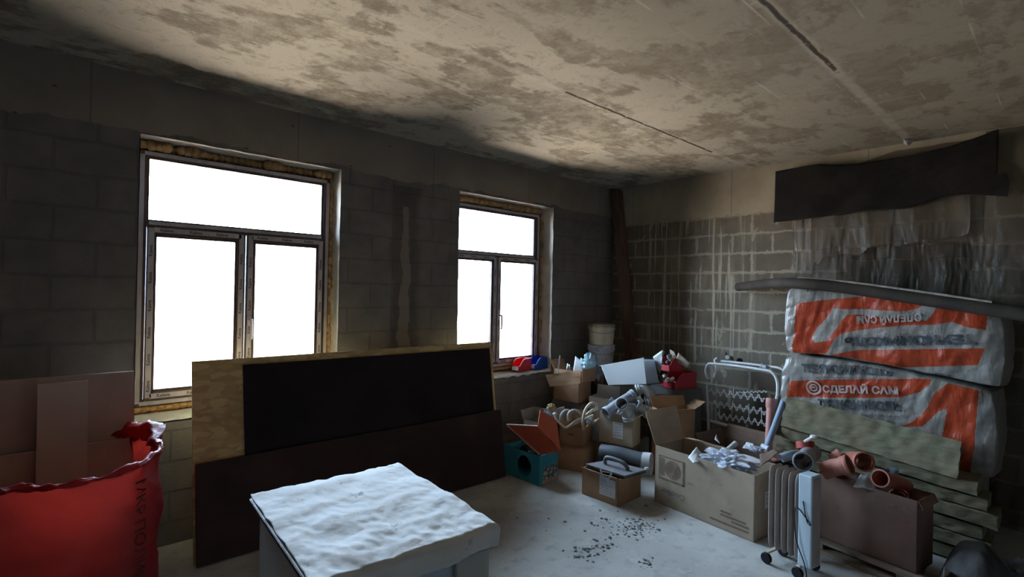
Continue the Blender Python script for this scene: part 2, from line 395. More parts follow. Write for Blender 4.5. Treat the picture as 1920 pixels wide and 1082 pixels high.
def window(i, fx0, fx1, pane, left, right, mull, yf, films):
    w = S('window_%d' % (i+1), (fx0, yf, .89))
    D = .072; fz0, fz1 = .895, 2.578
    f = MB()                                        # outer frame and transom
    px0, px1, pz0, pz1 = pane; tz0 = pz0-.066
    f.box(fx0, px0-.012, yf, yf+D, fz0, fz1); f.box(px1+.012, fx1, yf, yf+D, fz0, fz1)
    f.box(px0-.012, px1+.012, yf, yf+D, pz1+.012, fz1); f.box(px0-.012, px1+.012, yf, yf+D, fz0, fz0+.05)
    f.box(px0-.012, px1+.012, yf, yf+D, tz0+.012, pz0-.012)
    f.build('window_frame', M_PVC, w, bevel=.005)
    b = MB()                                        # glazing bead of the fixed light
    for q in ((px0-.012, px0, pz0-.012, pz1+.012), (px1, px1+.012, pz0-.012, pz1+.012), (px0, px1, pz1, pz1+.012), (px0, px1, pz0-.012, pz0)):
        b.box(q[0], q[1], yf+.012, yf+.04, q[2], q[3])
    b.build('glazing_bead', M_PVC, w, bevel=.003)
    MB().box(px0, px1, yf+.024, yf+.030, pz0, pz1).build('glass_pane', M_GLASS, w)
    for k, (gx0, gx1, ox0, ox1) in enumerate(((left[0], left[1], left[0]-.055, mull-.004), (right[0], right[1], mull+.004, right[1]+.055))):
        gz0, gz1 = left[2], left[3]
        s = MB(); ys = yf-.014; oz0, oz1 = fz0+.035, tz0+.030
        s.box(ox0, gx0-.012, ys, ys+.07, oz0, oz1).box(gx1+.012, ox1, ys, ys+.07, oz0, oz1)
        s.box(gx0-.012, gx1+.012, ys, ys+.07, gz1+.012, oz1).box(gx0-.012, gx1+.012, ys, ys+.07, oz0, gz0-.012)
        so = s.build('sash', M_PVC, w, bevel=.005)
        b = MB()
        for q in ((gx0-.012, gx0, gz0-.012, gz1+.012), (gx1, gx1+.012, gz0-.012, gz1+.012), (gx0, gx1, gz1, gz1+.012), (gx0, gx1, gz0-.012, gz0)):
            b.box(q[0], q[1], ys+.01, ys+.05, q[2], q[3])
        b.build('glazing_bead', M_PVC, w, bevel=.003)
        MB().box(gx0, gx1, ys+.030, ys+.036, gz0, gz1).build('glass_pane', M_GLASS, w)
        if films:                                  # strips of the maker's protective film along the bars
            rnd = random.Random(5+k+i*7)
            for (a0, a1, c, hor) in ((oz0+.02, oz1-.02, (ox0+gx0-.012)/2, 0), (oz0+.02, oz1-.02, (gx1+.012+ox1)/2, 0), (ox0+.03, ox1-.03, (oz1+gz1+.012)/2, 1), (ox0+.03, ox1-.03, (oz0+gz0-.012)/2, 1)):
                q = MB(); hw = .0165; n = 26
                def pt(u, v):
                    a = lerp(a0, a1, u); o_ = c+(v-.5)*2*hw+.0015*nz(u*30, v, k)
                    return (a, ys-.0012, o_) if hor else (o_, ys-.0012, a)
                q.grid(n, 1, pt); q.build('protective_film', M_TAPE, w)
                L = a1-a0; p = a0+.04
                while p < a1-.09:
                    if hor: lettering('lettering', 'Kaleva', .028, lambda x, y, p=p, c=c: (p+x*.075, ys-.002, c-.008+y), M_INK, w, .02)
                    else: lettering('lettering', 'Kaleva', .028, lambda x, y, p=p, c=c: (c+.008-y, ys-.002, p+x*.075), M_INK, w, .02)
                    p += .155+.03*rnd.random()
    # films on the outer frame
    for (a0, a1, c, hor) in ((fz0+.02, fz1-.03, (fx0+px0-.012)/2-.006, 0), (fz0+.02, fz1-.03, (fx1+px1+.012)/2+.006, 0), (fx0+.03, fx1-.03, (fz1+pz1+.012)/2, 1), (px0, px1, (tz0+pz0)/2+.008, 1), (fx0+.03, fx1-.03, fz0+.018, 1)):
        q = MB(); hw = .013
        def pt(u, v):
            a = lerp(a0, a1, u); o_ = c+(v-.5)*2*hw+.0015*nz(u*30, v, 9)
            return (a, yf-.0012, o_) if hor else (o_, yf-.0012, a)
        q.grid(24, 1, pt); q.build('protective_film', M_TAPE, w)
    # lever handle on the right sash
    hx, hz = mull+.030, left[2]+(left[3]-left[2])*.435
    h = MB(); h.box(hx-.013, hx+.013, yf-.024, yf-.013, hz-.035, hz+.035)
    h.tube([(hx, yf-.02, hz+.012), (hx, yf-.055, hz+.012), (hx+.004, yf-.062, hz), (hx+.004, yf-.062, hz-.115), (hx+.004, yf-.05, hz-.125)], .0095, 10, smoothpath=3)
    h.build('handle', simple('handle_metal_%d' % i, (.62, .58, .58), None, 9, .35, .5), w, smooth=True)
    # squeezed-out foam in the gap round the frame
    rnd = random.Random(31+i)
    f = MB()
    x0, x1 = W[i]
    def blob(c, r):
        cs = bmesh.ops.create_icosphere(f.bm, subdivisions=2, radius=1)['verts']
        for v in cs:
            k = 1+.35*nz(v.co.x*1.7+c[0]*9, v.co.y*1.7, v.co.z*1.7+c[2]*9)
            v.co = Vector((c[0]+v.co.x*r[0]*k, c[1]+v.co.y*r[1]*k, c[2]+v.co.z*r[2]*k))
    n = 30
    for a in range(n):
        u = a/(n-1)
        blob((lerp(fx0+.02, fx1-.02, u), yf+.035, fz0-.022), (.035, .045, .022+.006*rnd.random()))
        big = rnd.random()
        keep = (i == 1 and .05 < u) or (u < .12 or .15 < u < .28 or .62 < u < .70 or u > .93)
        if keep: blob((lerp(fx0+.02, fx1-.02, u), yf+.01-.02*big, fz1+.034), (.034, .045, .030+.012*big))
        else: blob((lerp(fx0+.02, fx1-.02, u), yf+.045, fz1+.036), (.03, .02, .03))
    for a in range(34):
        u = a/33; zz = lerp(fz0, fz1, u)
        blob((fx0-.010, yf+.03, zz), (.014, .035, .030+.012*rnd.random()))
        blob(((fx1+x1)/2-.002, yf+(.03 if rnd.random() < .6 else .008), zz), (.018, .035, .030+.014*rnd.random()))
    f.build('mounting_foam', M_FOAM, w, smooth=True, angle=80)
    # dark gap packing behind the foam
    g = MB(); g.box(x0, fx0+.02, yf+.04, yf+.10, Z0, Z1).box(fx1-.02, x1, yf+.04, yf+.10, Z0, Z1).box(x0, x1, yf+.04, yf+.10, fz1-.01, Z1).box(x0, x1, yf+.04, yf+.10, Z0, fz0+.01)
    g.build('gap_packing', simple('gap_packing_%d' % i, (.10, .07, .05), (.2, .12, .06), 14, .9), w)
for i, (a, b) in enumerate(W): reveal(i, a, b)
window(0, -4.912, -3.632, (-4.852, -3.700, 2.126, 2.525), (-4.805, -4.333, 1.002, 2.012), (-4.192, -3.742, 0, 0), -4.262, .14, True)
window(1, -2.420, -1.165, (-2.347, -1.256, 2.105, 2.516), (-2.347, -1.883, .985, 2.005), (-1.750, -1.262, 0, 0), -1.816, .155, True)

# ------------------------------------------------------------------ outside, seen blown out through the panes
M_GROUND = simple('dry_ground', (.64, .47, .35), (.54, .40, .30), .8, .95, .05)
m = MB(); m.grid(20, 20, lambda u, v: (lerp(-60, 60, u), lerp(.4, 70, v), -.28+.03*nz(u*30, v*30))); o = m.build('ground_outside', M_GROUND); structure(o)
M_PALE = simple('pale_render', (.80, .77, .74), (.74, .71, .68), 2, .9, .05)
b_ = thing('yard_shed', 'pale shed with a grey door leaf beyond the left window', 'shed', (2.0, 12.6, -.28))
MB().box(-1.2, 4.4, 12.2, 15, -.28, 1.72).build('wall', M_PALE, b_)
MB().box(-1.4, 4.6, 12.0, 15.2, 1.72, 1.86).build('roof', simple('shed_roof', (.38, .35, .35), None, 3, .8), b_)
MB().box(-.04, .06, 12.16, 12.2, .9, 1.60).build('downpipe', simple('downpipe_rust', (.45, .28, .25), None, 3, .8), b_)
d_ = MB(); d_.slab((-.09, 11.55, -.25), (.42, 0, 0), (0, .06, 0), (-.03, .4, 1.22)); tag(d_.build('door_leaf', simple('grey_steel', (.17, .15, .16), None, 3, .6)), 'grey sheet leaf leaning against the pale shed outside', 'sheet')
d_ = MB(); d_.tube([(1.0, 11.6, -.25), (.75, 12.15, .95)], .02, 6); tag(d_.build('garden_pole', simple('pole_grey', (.3, .3, .3), None, 3, .7)), 'thin pole leaning against the pale shed outside', 'pole')
f_ = thing('yard_fence', 'long pale fence across the yard outside the windows', 'fence', (14, 24, -.28))
for k in range(14): MB().box(2+k*3-.06, 2+k*3+.06, 24, 24.12, -.28, 1.75).build('post', M_PALE, f_)
MB().box(2, 41, 24.02, 24.06, -.2, 1.65).build('panel', simple('fence_boards', (.70, .55, .48), (.62, .48, .42), 2, .85), f_)

# ------------------------------------------------------------------ fixtures on the walls
M_POST = simple('old_brown_post', (.19, .105, .07), (.13, .075, .055), 5, .8, .2, stretch=(6, 6, .6), bump=.4)
m = MB(); m.slab((-.175, -.56, 0), (.11, 0, 0), (0, .11, 0), (.045, .42, 2.98))
tag(m.build('timber_post', M_POST, bevel=.006), 'dark brown timber post standing in the corner of the room', 'post')

# ------------------------------------------------------------------ boards leaning against the window wall
def m_osb():
    t = NT('osb'); co = t.obj(); mp = t.n('ShaderNodeMapping'); t.set(mp.inputs[0], co); mp.inputs['Scale'].default_value = (14, 1, 38)
    vo = t.n('ShaderNodeTexVoronoi'); t.set(vo.inputs['Vector'], mp.outputs[0]); vo.inputs['Scale'].default_value = 1
    n = t.noise(co, 5, 6, .65, .4)
    col = t.mix(t.ramp(vo.outputs['Color'], .2, .9), (.46, .31, .13), (.62, .45, .22)); col = t.mix(t.math('MULTIPLY', t.ramp(n, .5, .68), .55), col, (.30, .19, .09))
    return t.done(t.bsdf(col, .75, .25, bump=vo.outputs['Distance'], bstr=.3, bdist=.003))
M_OSB = m_osb()
M_FILMPLY = simple('black_film_faced_plywood', (.026, .017, .018), (.020, .013, .014), 2.5, .8, .15, bump=.1, bscale=60)
M_BROWNPLY = simple('dark_brown_plywood', (.060, .032, .028), (.040, .022, .020), 1.8, .8, .15, bump=.15, bscale=50)
def leaning(name, label, cat, mat, x0, x1, zb, h, off, mat2=None, group=None, tilt=0.0, th=.012):
    """board on the rack plane that runs from y -.42 on the floor to y -.245 at 1.22 m"""
    up = V(0, .175, 1.21).normalized(); nrm = V(0, -1.21, .175).normalized()
    p = V(x0, -.405, 0)+nrm*off+up*zb+V(0, 0, 0)
    m = MB(); m.slab(p, V(x1-x0, -.020 if off < .02 else -.02, tilt), up*h, nrm*th)
    o = m.build(name, mat, bevel=.0015); return tag(o, label, cat, group)
leaning('osb_board', 'large tan strand board leaning behind the black sheets below the windows', 'board', M_OSB, -4.663, -2.221, .008, 1.222, .0)
leaning('plywood_sheet', 'black film faced plywood sheet leaning on the tan strand board', 'board', M_FILMPLY, -4.37, -2.262, .006, 1.178, .020, tilt=-.012)
leaning('plywood_offcut', 'low dark brown plywood sheet standing in front of the black one', 'board', M_BROWNPLY, -4.655, -2.20, .004, .60, .042)

# plasterboards left of the window
M_GYP = simple('plasterboard_face', (.50, .36, .32), (.44, .32, .285), 3, .85, .15, bump=.1, bscale=80)
M_GYP2 = simple('plasterboard_strip_face', (.56, .44, .39), (.50, .39, .35), 3, .85, .15)
M_GYPE = simple('plasterboard_edge', (.70, .56, .50), None, 9, .9)
def gyp(name, label, x0, x1, y0, z0, z1, tilt, mat=M_GYP, th=.0125, dz=0):
    m = MB(); up = V(0, tilt, 1).normalized()*(z1-z0)/1.0
    m.slab((x0, y0, z0), (x1-x0, 0, dz), up, (0, .0125, 0))
    o = m.build(name, [mat, M_GYPE]); o.data.polygons[1].material_index = 1
    for p in o.data.polygons:
        if abs(p.normal.y) < .5: p.material_index = 1
    return tag(o, label, 'board')
gyp('plasterboard_sheet', 'pinkish plasterboard sheet leaning on the wall left of the window', -5.78, -4.965, -.47, .012, 1.205, .14)
gyp('plasterboard_sheet', 'second plasterboard sheet lying against the front of the leaning one, behind the red sack', -5.78, -4.99, -.50, .012, .84, .10)
gyp('plasterboard_strip', 'narrow paler plasterboard strip standing upright in the red sack', -5.375, -5.175, -.60, .012, 1.19, .17, M_GYP2)

# the red woven sack
def m_red():
    t = NT('red_woven_plastic'); co = t.obj(); x, y, z = t.xyz(co)
    wv = t.n('ShaderNodeTexWave', wave_type='BANDS', bands_direction='Z'); t.set(wv.inputs['Vector'], co); wv.inputs['Scale'].default_value = 60; wv.inputs['Distortion'].default_value = 1
    n = t.noise(co, 3.4, 6, .65, .3); col = t.mix(t.ramp(n, .38, .62), (.33, .016, .018), (.24, .011, .014))
    dirt = t.ramp(t.noise(co, 2.1, 5, .7), .58, .66); col = t.mix(t.math('MULTIPLY', dirt, .55), col, (.16, .03, .03))
    d = t.bsdf(col, .5, .4, bump=t.math('ADD', n, t.math('MULTIPLY', wv.outputs[0], .05)), bstr=.6, bdist=.03)
    tl = t.n('ShaderNodeBsdfTranslucent'); t.set(tl.inputs[0], (.80, .05, .03, 1)); mx = t.n('ShaderNodeMixShader'); mx.inputs[0].default_value = .24
    t.set(mx.inputs[1], d); t.set(mx.inputs[2], tl); return t.done(mx.outputs[0])
M_RED = m_red()
sack = thing('red_sack', 'large red woven sack of plasterboard standing beside the left window', 'sack', (-5.42, -.70, 0))
def sack_pt(u, v):
    """u round the sack, v from the floor to the rim"""
    a = u*2*PI; ex = 4.5
    c, s_ = math.cos(a), math.sin(a); k = (abs(c)**ex+abs(s_)**ex)**(-1/ex)
    w = .475*(1+.02*math.sin(v*PI)+.03*nz(u*9, v*3, 1)); d = .42*(1+.06*math.sin(v*PI)+.03*nz(u*8, v*4, 6))
    x = -5.40+w*k*c; y = -.68+d*k*s_
    corner = max(0, c)**2*(.5+.5*s_)                      # the back right corner is pulled up
    front = max(0, -s_)
    zt = .80+.03*max(0, c)**2+.035*corner+.065*front+.018*nz(u*14, 3)-.02*math.exp(-((x+5.25)/.14)**2)*front
    if x < -5.45: zt += .03*min(1, (-5.45-x)*3)
    fold = .020*math.sin(u*41+3*nz(u*4, v*2))*v**3+.028*nz(u*18, v*5, 4)+.020*abs(nz(u*34+v*5, v*9, 2))
    return V(x+fold*c, y+fold*s_, v*zt)
m = MB(); m.grid(150, 40, lambda u, v: sack_pt(u, v)); bmesh.ops.remove_doubles(m.bm, verts=m.bm.verts, dist=.0005)
m.build('sack_body', M_RED, sack, smooth=True, angle=90)
# rolled, crumpled rim
m = MB(); pts = []
for k in range(121):
    u = k/120; p = sack_pt(u, 1.0); a = u*2*PI
    big = 1+3.4*max(0, math.cos(a-.50))**8
    pts.append((p+V(0, 0, .012*(big-1)), .011*(1+.8*nz(u*30, 2))*big))
n = 121; R = []
for k in range(n):
    p, r = pts[k]; t_ = (pts[min(k+1, n-1)][0]-pts[max(k-1, 0)][0]).normalized(); u_ = t_.cross(V(0, 0, 1)).normalized(); w_ = t_.cross(u_)
    R.append([p+(u_*math.cos(q)+w_*math.sin(q))*r*(1+.75*nz(k*.33, q*1.1, 3)) for q in (2*PI*j/12 for j in range(12))])
m.rings(R, True, (False, False)); bmesh.ops.subdivide_edges(m.bm, edges=m.bm.edges, cuts=1, use_grid_fill=True)
for v in m.bm.verts: v.co += V(1, 1, 1)*.009*nz(v.co.x*38, v.co.y*38, v.co.z*38)
m.build('rolled_rim', M_RED, sack, smooth=True, angle=90)
M_REDPRINT = simple('sack_print', (.07, .012, .012), (.16, .02, .02), 30, .8)
# vertical line of letters near the right hand edge of the front
def sack_front(x, y): # x along the writing (down), y across
    zz = .80-x*.56; xx = -5.04+y*1.0
    best = None
    for k in range(60):
        u = .70+.18*k/60; p = sack_pt(u, zz/.76)
        if best is None or abs(p.x-xx) < best[0]: best = (abs(p.x-xx), p)
    return (xx, best[1].y-.034, zz)
lettering('lettering', 'МКР ПОЛИМЕР', .06, sack_front, M_REDPRINT, sack, .01)

# ------------------------------------------------------------------ grey cabinet under a white cloth, in front
M_ENAMEL = simple('grey_enamel', (.50, .49, .46), (.44, .43, .40), 2, .5, .4)
M_BLUEP = simple('pale_blue_panel', (.47, .58, .70), (.42, .52, .64), 3, .45, .4)
M_DARK = simple('dark_plastic', (.02, .02, .03), None, 6, .5, .4)
cab = thing('enamelled_cabinet', 'grey cabinet with a pale blue inset front panel, standing under a white cloth', 'cabinet', (-4.50, -2.24, 0))
ex, ey = V(.66, -.035, 0).normalized(), V(-.055, -.72, 0).normalized()
c0 = V(-4.775, -1.865, 0)             # far left corner of the top (under the cloth)
A = lambda a, b, z: c0+ex*a+ey*b+V(0, 0, z)
WX, WY = .617, .735
def cbox(m, a0, a1, b0, b1, z0, z1): m.slab(A(a0, b0, z0), ex*(a1-a0), ey*(b1-b0), (0, 0, z1-z0)); return m
m = MB(); i_ = .03
cbox(m, i_, i_+.02, i_, WY-.01, .03, .868); cbox(m, WX-.02-i_+.03, WX, i_, WY-.01, .03, .868); cbox(m, i_, WX, i_, i_+.02, .03, .868); cbox(m, i_, WX, i_, WY-.05, .03, .05)
cbox(m, WX-.135, WX, WY-.03, WY-.008, .03, .868); cbox(m, i_, i_+.06, WY-.03, WY-.008, .03, .868); cbox(m, i_, WX, WY-.03, WY-.008, .80, .868); cbox(m, i_, WX, WY-.03, WY-.008, .03, .12)
m.build('cabinet_body', M_ENAMEL, cab, bevel=.004)
m = MB(); cbox(m, i_+.061, WX-.136, WY-.042, WY-.028, .121, .799); m.build('front_panel', M_BLUEP, cab)
m = MB(); cbox(m, WX-.195, WX-.15, WY-.05, WY-.035, .705, .725); m.tube([A(WX-.19, WY-.04, .715), A(WX-.17, WY-.005, .725), A(WX-.155, WY-.005, .705)], .006, 8); m.build('latch', M_DARK, cab)
m = MB(); cbox(m, 0, WX+.005, 0, WY, .869, .889); m.build('cabinet_top', M_ENAMEL, cab, bevel=.003)
m = MB(); cbox(m, -.002, .004, 0, WY, .874, .886); m.build('edge_strip', M_DARK, cab)
for a, b in ((.06, .06), (WX-.05, .06), (.06, WY-.09), (WX-.05, WY-.09)): MB().lathe(A(a, b, 0), [(0, .02), (.031, .02)], 12).build('foot', M_DARK, cab)
def m_cloth():
    t = NT('dusty_white_cloth'); co = t.obj()
    col = t.mix(t.ramp(t.noise(co, 4, 6), .35, .65), (.80, .80, .80), (.70, .69, .68))
    col = t.mix(t.math('MULTIPLY', t.ramp(t.noise(co, 19, 5, .7), .60, .68), .55), col, (.38, .35, .31))
    col = t.mix(t.math('MULTIPLY', t.ramp(t.noise(co, 6.3, 6, .75, .5), .635, .67), .7), col, (.22, .2, .18))
    return t.done(t.bsdf(col, .95, .1, bump=t.noise(co, 220, 2), bstr=.25, bdist=.002, Sheen_Weight=.3))
def cloth_pt(u, v):
    # u across (0 at the bare left edge .. past the right edge), v from far to near, past the near edge
    a = lerp(.004, WX+.05, u); b = lerp(-.010, WY+.085, v)
    z = .8925
    wr = .008*nz(a*5+b*3, b*9, 2)+.005*nz(a*13, b*8, 5)+.0035*nz(a*34, b*22, 9)*(.4+v)+.0012*nz(a*80, b*80, 3)+.007*math.sin(a*16-b*22+3*nz(a*4, b*3, 1))*max(0, v-.35)*(1-u)
    z += max(-.0008, wr+.006)
    ra = a-(WX+.012); rb = b-(WY+.008)
    dz = 0
    if ra > 0: dz = max(dz, ra); a = WX+.012+.010*math.sin(min(1, ra/.02)*PI/2)+.004*nz(b*14, 2)
    if rb > 0:
        dz = max(dz, rb); b = WY+.008+.012*math.sin(min(1, rb/.02)*PI/2)+.007*math.sin(a*19+2*nz(a*3, 1))*min(1, rb/.06)
    z -= dz*(1.0)-.0
    # rounded shoulder and the wavy far and left edges
    if v < .03: b += .016*nz(a*11, 3)+.010*nz(a*29, 7)
    if u < .02: a += .004*nz(b*15, 8)
    if .0 < ra: a += .0
    return A(a, b, z)
m = MB(); m.grid(150, 150, cloth_pt)
cl = m.build('white_cloth', m_cloth(), solid=.004, smooth=True, angle=90)
tag(cl, 'dusty white cloth spread over the top of the grey cabinet', 'cloth')

# ------------------------------------------------------------------ cardboard
def m_card(name, c1, c2, stain=.3):
    t = NT(name); co = t.obj(); n = t.noise(co, 3.2, 6, .6); col = t.mix(t.ramp(n, .35, .65), c1, c2)
    s2 = t.ramp(t.noise(co, 8, 5, .7), .56, .66); col = t.mix(t.math('MULTIPLY', s2, stain), col, tuple(x*.6 for x in c1))
    wv = t.n('ShaderNodeTexWave', wave_type='BANDS', bands_direction='DIAGONAL'); t.set(wv.inputs['Vector'], co); wv.inputs['Scale'].default_value = 55
    return t.done(t.bsdf(col, .85, .15, bump=t.math('ADD', n, t.math('MULTIPLY', wv.outputs[0], .06)), bstr=.3, bdist=.006))
M_CARD = m_card('cardboard', (.40, .24, .14), (.33, .195, .115))
M_CARD_PALE = m_card('pale_cardboard', (.46, .37, .28), (.40, .32, .24))
M_CARD_DARK = m_card('dark_cardboard', (.17, .11, .08), (.12, .08, .06))
M_CARD_GREY = m_card('grey_cardboard', (.40, .36, .33), (.34, .31, .29))
M_PRINT = simple('brown_print', (.19, .13, .095), (.25, .17, .12), 25, .9)
M_PAPER = simple('label_paper', (.70, .70, .72), (.64, .64, .66), 8, .7)
M_TEAL = m_card('teal_print_card', (.035, .22, .27), (.05, .27, .32))
M_WHITE_CARD = m_card('white_card', (.66, .64, .62), (.58, .56, .54), .2)

def carton(name, label, L, F, depth, z0, z1, mat, flaps=(), group=None, th=.005, hole=None, lid=False, cat='box'):
    """open-topped carton. L -> F is the face on the camera's left, depth runs away from it. flaps: (side, length, angle, from, to)
    sides: 0 = L-F, 1 = the near end at F, 2 = the far long side, 3 = the end at L. angle 0 stands up, 90 lies outwards, 180 hangs"""
    L, F = V(L[0], L[1], 0), V(F[0], F[1], 0); a = (F-L); la = a.length; a.normalize(); b = V(-a.y, a.x, 0)
    t = thing(name, label, cat, ((L+F)/2+b*depth/2+V(0, 0, z0))[:], group)
    m = MB(); Z_ = V(0, 0, z1-z0); o = L+V(0, 0, z0)
    if hole is None: m.slab(o, a*la, b*th, Z_)
    else:                                            # a ragged round hole cut in the face
        hs, hz, hr = hole; n = 26; ctr = V(0, 0, 0)
        def onface(s_, z_, k): return o+a*s_+V(0, 0, z_)+b*th*k
        inner = [(hs+hr*(1+.10*nz(q*2.3, 1))*math.cos(q), hz+hr*1.12*(1+.10*nz(q*1.9, 4))*math.sin(q)) for q in (2*PI*j/n for j in range(n))]
        outer = []
        for j in range(n):
            q = 2*PI*j/n; c, s_ = math.cos(q), math.sin(q); kk = []
            if c > 1e-6: kk.append((la-hs)/c)
            if c < -1e-6: kk.append(-hs/c)
            if s_ > 1e-6: kk.append((z1-z0-hz)/s_)
            if s_ < -1e-6: kk.append(-hz/s_)
            k = min(kk); outer.append((hs+k*c, hz+k*s_))
        cornr = [(la, z1-z0), (0, z1-z0), (0, 0), (la, 0)]
        for cx_, cz_ in cornr:                       # snap the nearest outer point to each corner
            j = min(range(n), key=lambda j: (outer[j][0]-cx_)**2+(outer[j][1]-cz_)**2); outer[j] = (cx_, cz_)
        vi = [[m.bm.verts.new(onface(*p, k)) for p in inner] for k in (0, 1)]; vo = [[m.bm.verts.new(onface(*p, k)) for p in outer] for k in (0, 1)]
        for j in range(n):
            k = (j+1) % n
            m.bm.faces.new((vi[0][j], vi[0][k], vo[0][k], vo[0][j])); m.bm.faces.new((vi[1][j], vo[1][j], vo[1][k], vi[1][k])); m.bm.faces.new((vi[0][j], vi[1][j], vi[1][k], vi[0][k]))
    m.slab(o+a*(la-th), a*th, b*depth, Z_).slab(o+b*(depth-th), a*la, b*th, Z_).slab(o, a*th, b*depth, Z_).slab(o, a*la, b*depth, (0, 0, th))
    if lid: m.slab(o+Z_, a*la, b*depth, (0, 0, -th))
    body = m.build('box_body', mat, t)
    top = V(0, 0, z1)
    for q in flaps:
        side, ln, ang = q[:3]; f0, f1 = (q[3], q[4]) if len(q) > 4 else (0, 1); sk = q[5] if len(q) > 5 else 0.0
        st, dr, out = ((L, a*la, -b), (F, b*depth, a), (F+b*depth, -a*la, b), (L+b*depth, -b*depth, -a))[side]
        r = math.radians(ang); d_ = out*math.sin(r)+V(0, 0, math.cos(r)); nn = (out*math.cos(r)-V(0, 0, math.sin(r)))
        p0 = st+dr*f0+top+out*.001; p1 = st+dr*f1+top+out*.001
        e = dr.normalized()*sk
        fm = MB(); N = 8
        mid = lambda u, v: lerp(p0, p1, u)+(d_*ln+e*(u-.5)*2)*v+nn*.010*nz(u*3+side, v*3, ln*9)*v
        fm.grid(N, 5, mid); fm.build('flap', mat, t, solid=th*.8)
    t['_'] = 0; del t['_']
    def face(s_, z_, k=0.0): return o+a*s_*la+V(0, 0, z_)-b*(.0015+k)
    def end(s_, z_, k=0.0): return o+a*(la+.0015+k)+b*s_*depth+V(0, 0, z_)
    return t, face, end
def sticker(t, P, s0, s1, z0, z1, name='label', lines=4, mat=None, seed=1):
    """paper label with faint rows of print"""
    mat = mat or M_PAPER
    m = MB(); a, b, c, d = P(s0, z0), P(s1, z0), P(s1, z1), P(s0, z1); m.quad([a, b, c, d]); o = m.build(name, mat, t)
    rnd = random.Random(seed); m = MB()
    for k in range(lines):
        z_ = lerp(z1, z0, (k+.8)/(lines+.8)); h = (z1-z0)/(lines+1)*.22; s_ = s0+(s1-s0)*.1
        while s_ < s1-(s1-s0)*.15:
            w = (s1-s0)*(.06+.16*rnd.random()); m.quad([P(s_, z_, .0006), P(min(s_+w, s1-.02*(s1-s0)), z_, .0006), P(min(s_+w, s1-.02*(s1-s0)), z_+h, .0006), P(s_, z_+h, .0006)]); s_ += w+(s1-s0)*.05
    m.build('printed_lines', M_PRINT2, o, world=False) if False else m.build('printed_lines', M_PRINT2, t)
    return o
M_PRINT2 = simple('grey_print', (.26, .27, .32), (.34, .35, .40), 30, .8)

# carton with the outdoor unit printed on it
ac, acf, ace = carton('appliance_carton', 'biggest open cardboard box, printed with a fan unit, beside the oil radiator', (-1.62, -1.66), (-1.715, -2.50), .38, 0, .46, M_CARD_PALE,
    flaps=((3, .28, 20, .0, 1, .02), (2, .09, 98, .45, 1)), th=.006)
def acq(u, v):                                      # from the wall-parallel plane to the face
    return None
def facebar(m, P, s0, s1, z0, z1): m.quad([P(s0, z0), P(s1, z0), P(s1, z1), P(s0, z1)])
m = MB()
fz = (.205, .395); fs = (.045, .335)
for q in ((fs[0], fs[1], fz[1]-.008, fz[1]), (fs[0], fs[1], fz[0], fz[0]+.014), (fs[1]-.022, fs[1], fz[0], fz[1]), (fs[0], fs[0]+.008, fz[0], fz[1])): facebar(m, acf, *q)
for k in range(4): facebar(m, acf, fs[0]+.018+k*.014, fs[0]+.024+k*.014, fz[0]+.03, fz[1]-.02)
cs_, cz_, cr = .205, .302, .072
for rr in (1.0, .88, .76, .64, .52, .40, .28, .14):
    n = 32
    for j in range(n):
        q0, q1 = 2*PI*j/n, 2*PI*(j+1)/n; r0, r1 = cr*rr, cr*(rr-.065)
        m.quad([acf(cs_+r0*math.cos(q0)/.84, cz_+r0*math.sin(q0)), acf(cs_+r0*math.cos(q1)/.84, cz_+r0*math.sin(q1)), acf(cs_+r1*math.cos(q1)/.84, cz_+r1*math.sin(q1)), acf(cs_+r1*math.cos(q0)/.84, cz_+r1*math.sin(q0))])
m.build('fan_unit_print', M_PRINT, ac)
lettering('lettering', 'Cooling', .07, lambda x, y: acf(.345-x*.27, .135-y*.85), simple('grey_brown_print', (.20, .18, .165), (.26, .23, .21), 25, .9), ac, .02)
for s0, s1, z0 in ((.60, .955, .045), (.80, .955, .075), (.70, .93, .100), (.70, .80, .125)):
    m = MB(); s_ = s0; rnd = random.Random(int(s0*100))
    while s_ < s1: w = .012+.02*rnd.random(); facebar(m, acf, s_, min(s_+w, s1), z0, z0+.014); s_ += w+.001
    m.build('printed_line', M_PRINT, ac)
sticker(ac, ace, .35, .6, .20, .32, lines=3, seed=3)

# small carton with the hand float lying on top
tb, tbf, tbe = carton('small_carton', 'small brown carton with a taped white label, standing alone on the floor', (-1.960, -1.176), (-1.952, -1.536), .33, 0, .22, M_CARD, flaps=((0, .03, 60), (1, .03, 80)))
sticker(tb, tbf, .50, .93, .055, .195, lines=6, seed=5)
m = MB(); m.quad([tbf(.52, .16, .001), tbf(.70, .16, .001), tbf(.70, .225, .001), tbf(.50, .225, .001)]); m.build('clear_tape', simple('tape', (.6, .62, .68), None, 5, .2, .6), tb)
# teal box with a ragged hole
te, tef, tee = carton('printed_carton', 'teal printed carton with a round hole torn in its side', (-2.138, -0.370), (-2.120, -0.827), .25, 0, .26, M_TEAL, hole=(.27, .13, .085), flaps=((1, .05, 60, .3, 1),))
m = MB(); m.quad([tee(.18, .04), tee(.95, .04), tee(.95, .15), tee(.22, .15)]); m.build('printed_panel', simple('pale_print', (.42, .44, .42), (.10, .11, .12), 26, .7, lo=.45, hi=.5), te)
m = MB(); m.quad([tee(.15, .006), tee(.97, .006), tee(.97, .04), tee(.15, .04)]); m.build('printed_band', simple('beige_print', (.40, .30, .22), (.30, .22, .17), 20, .7), te)
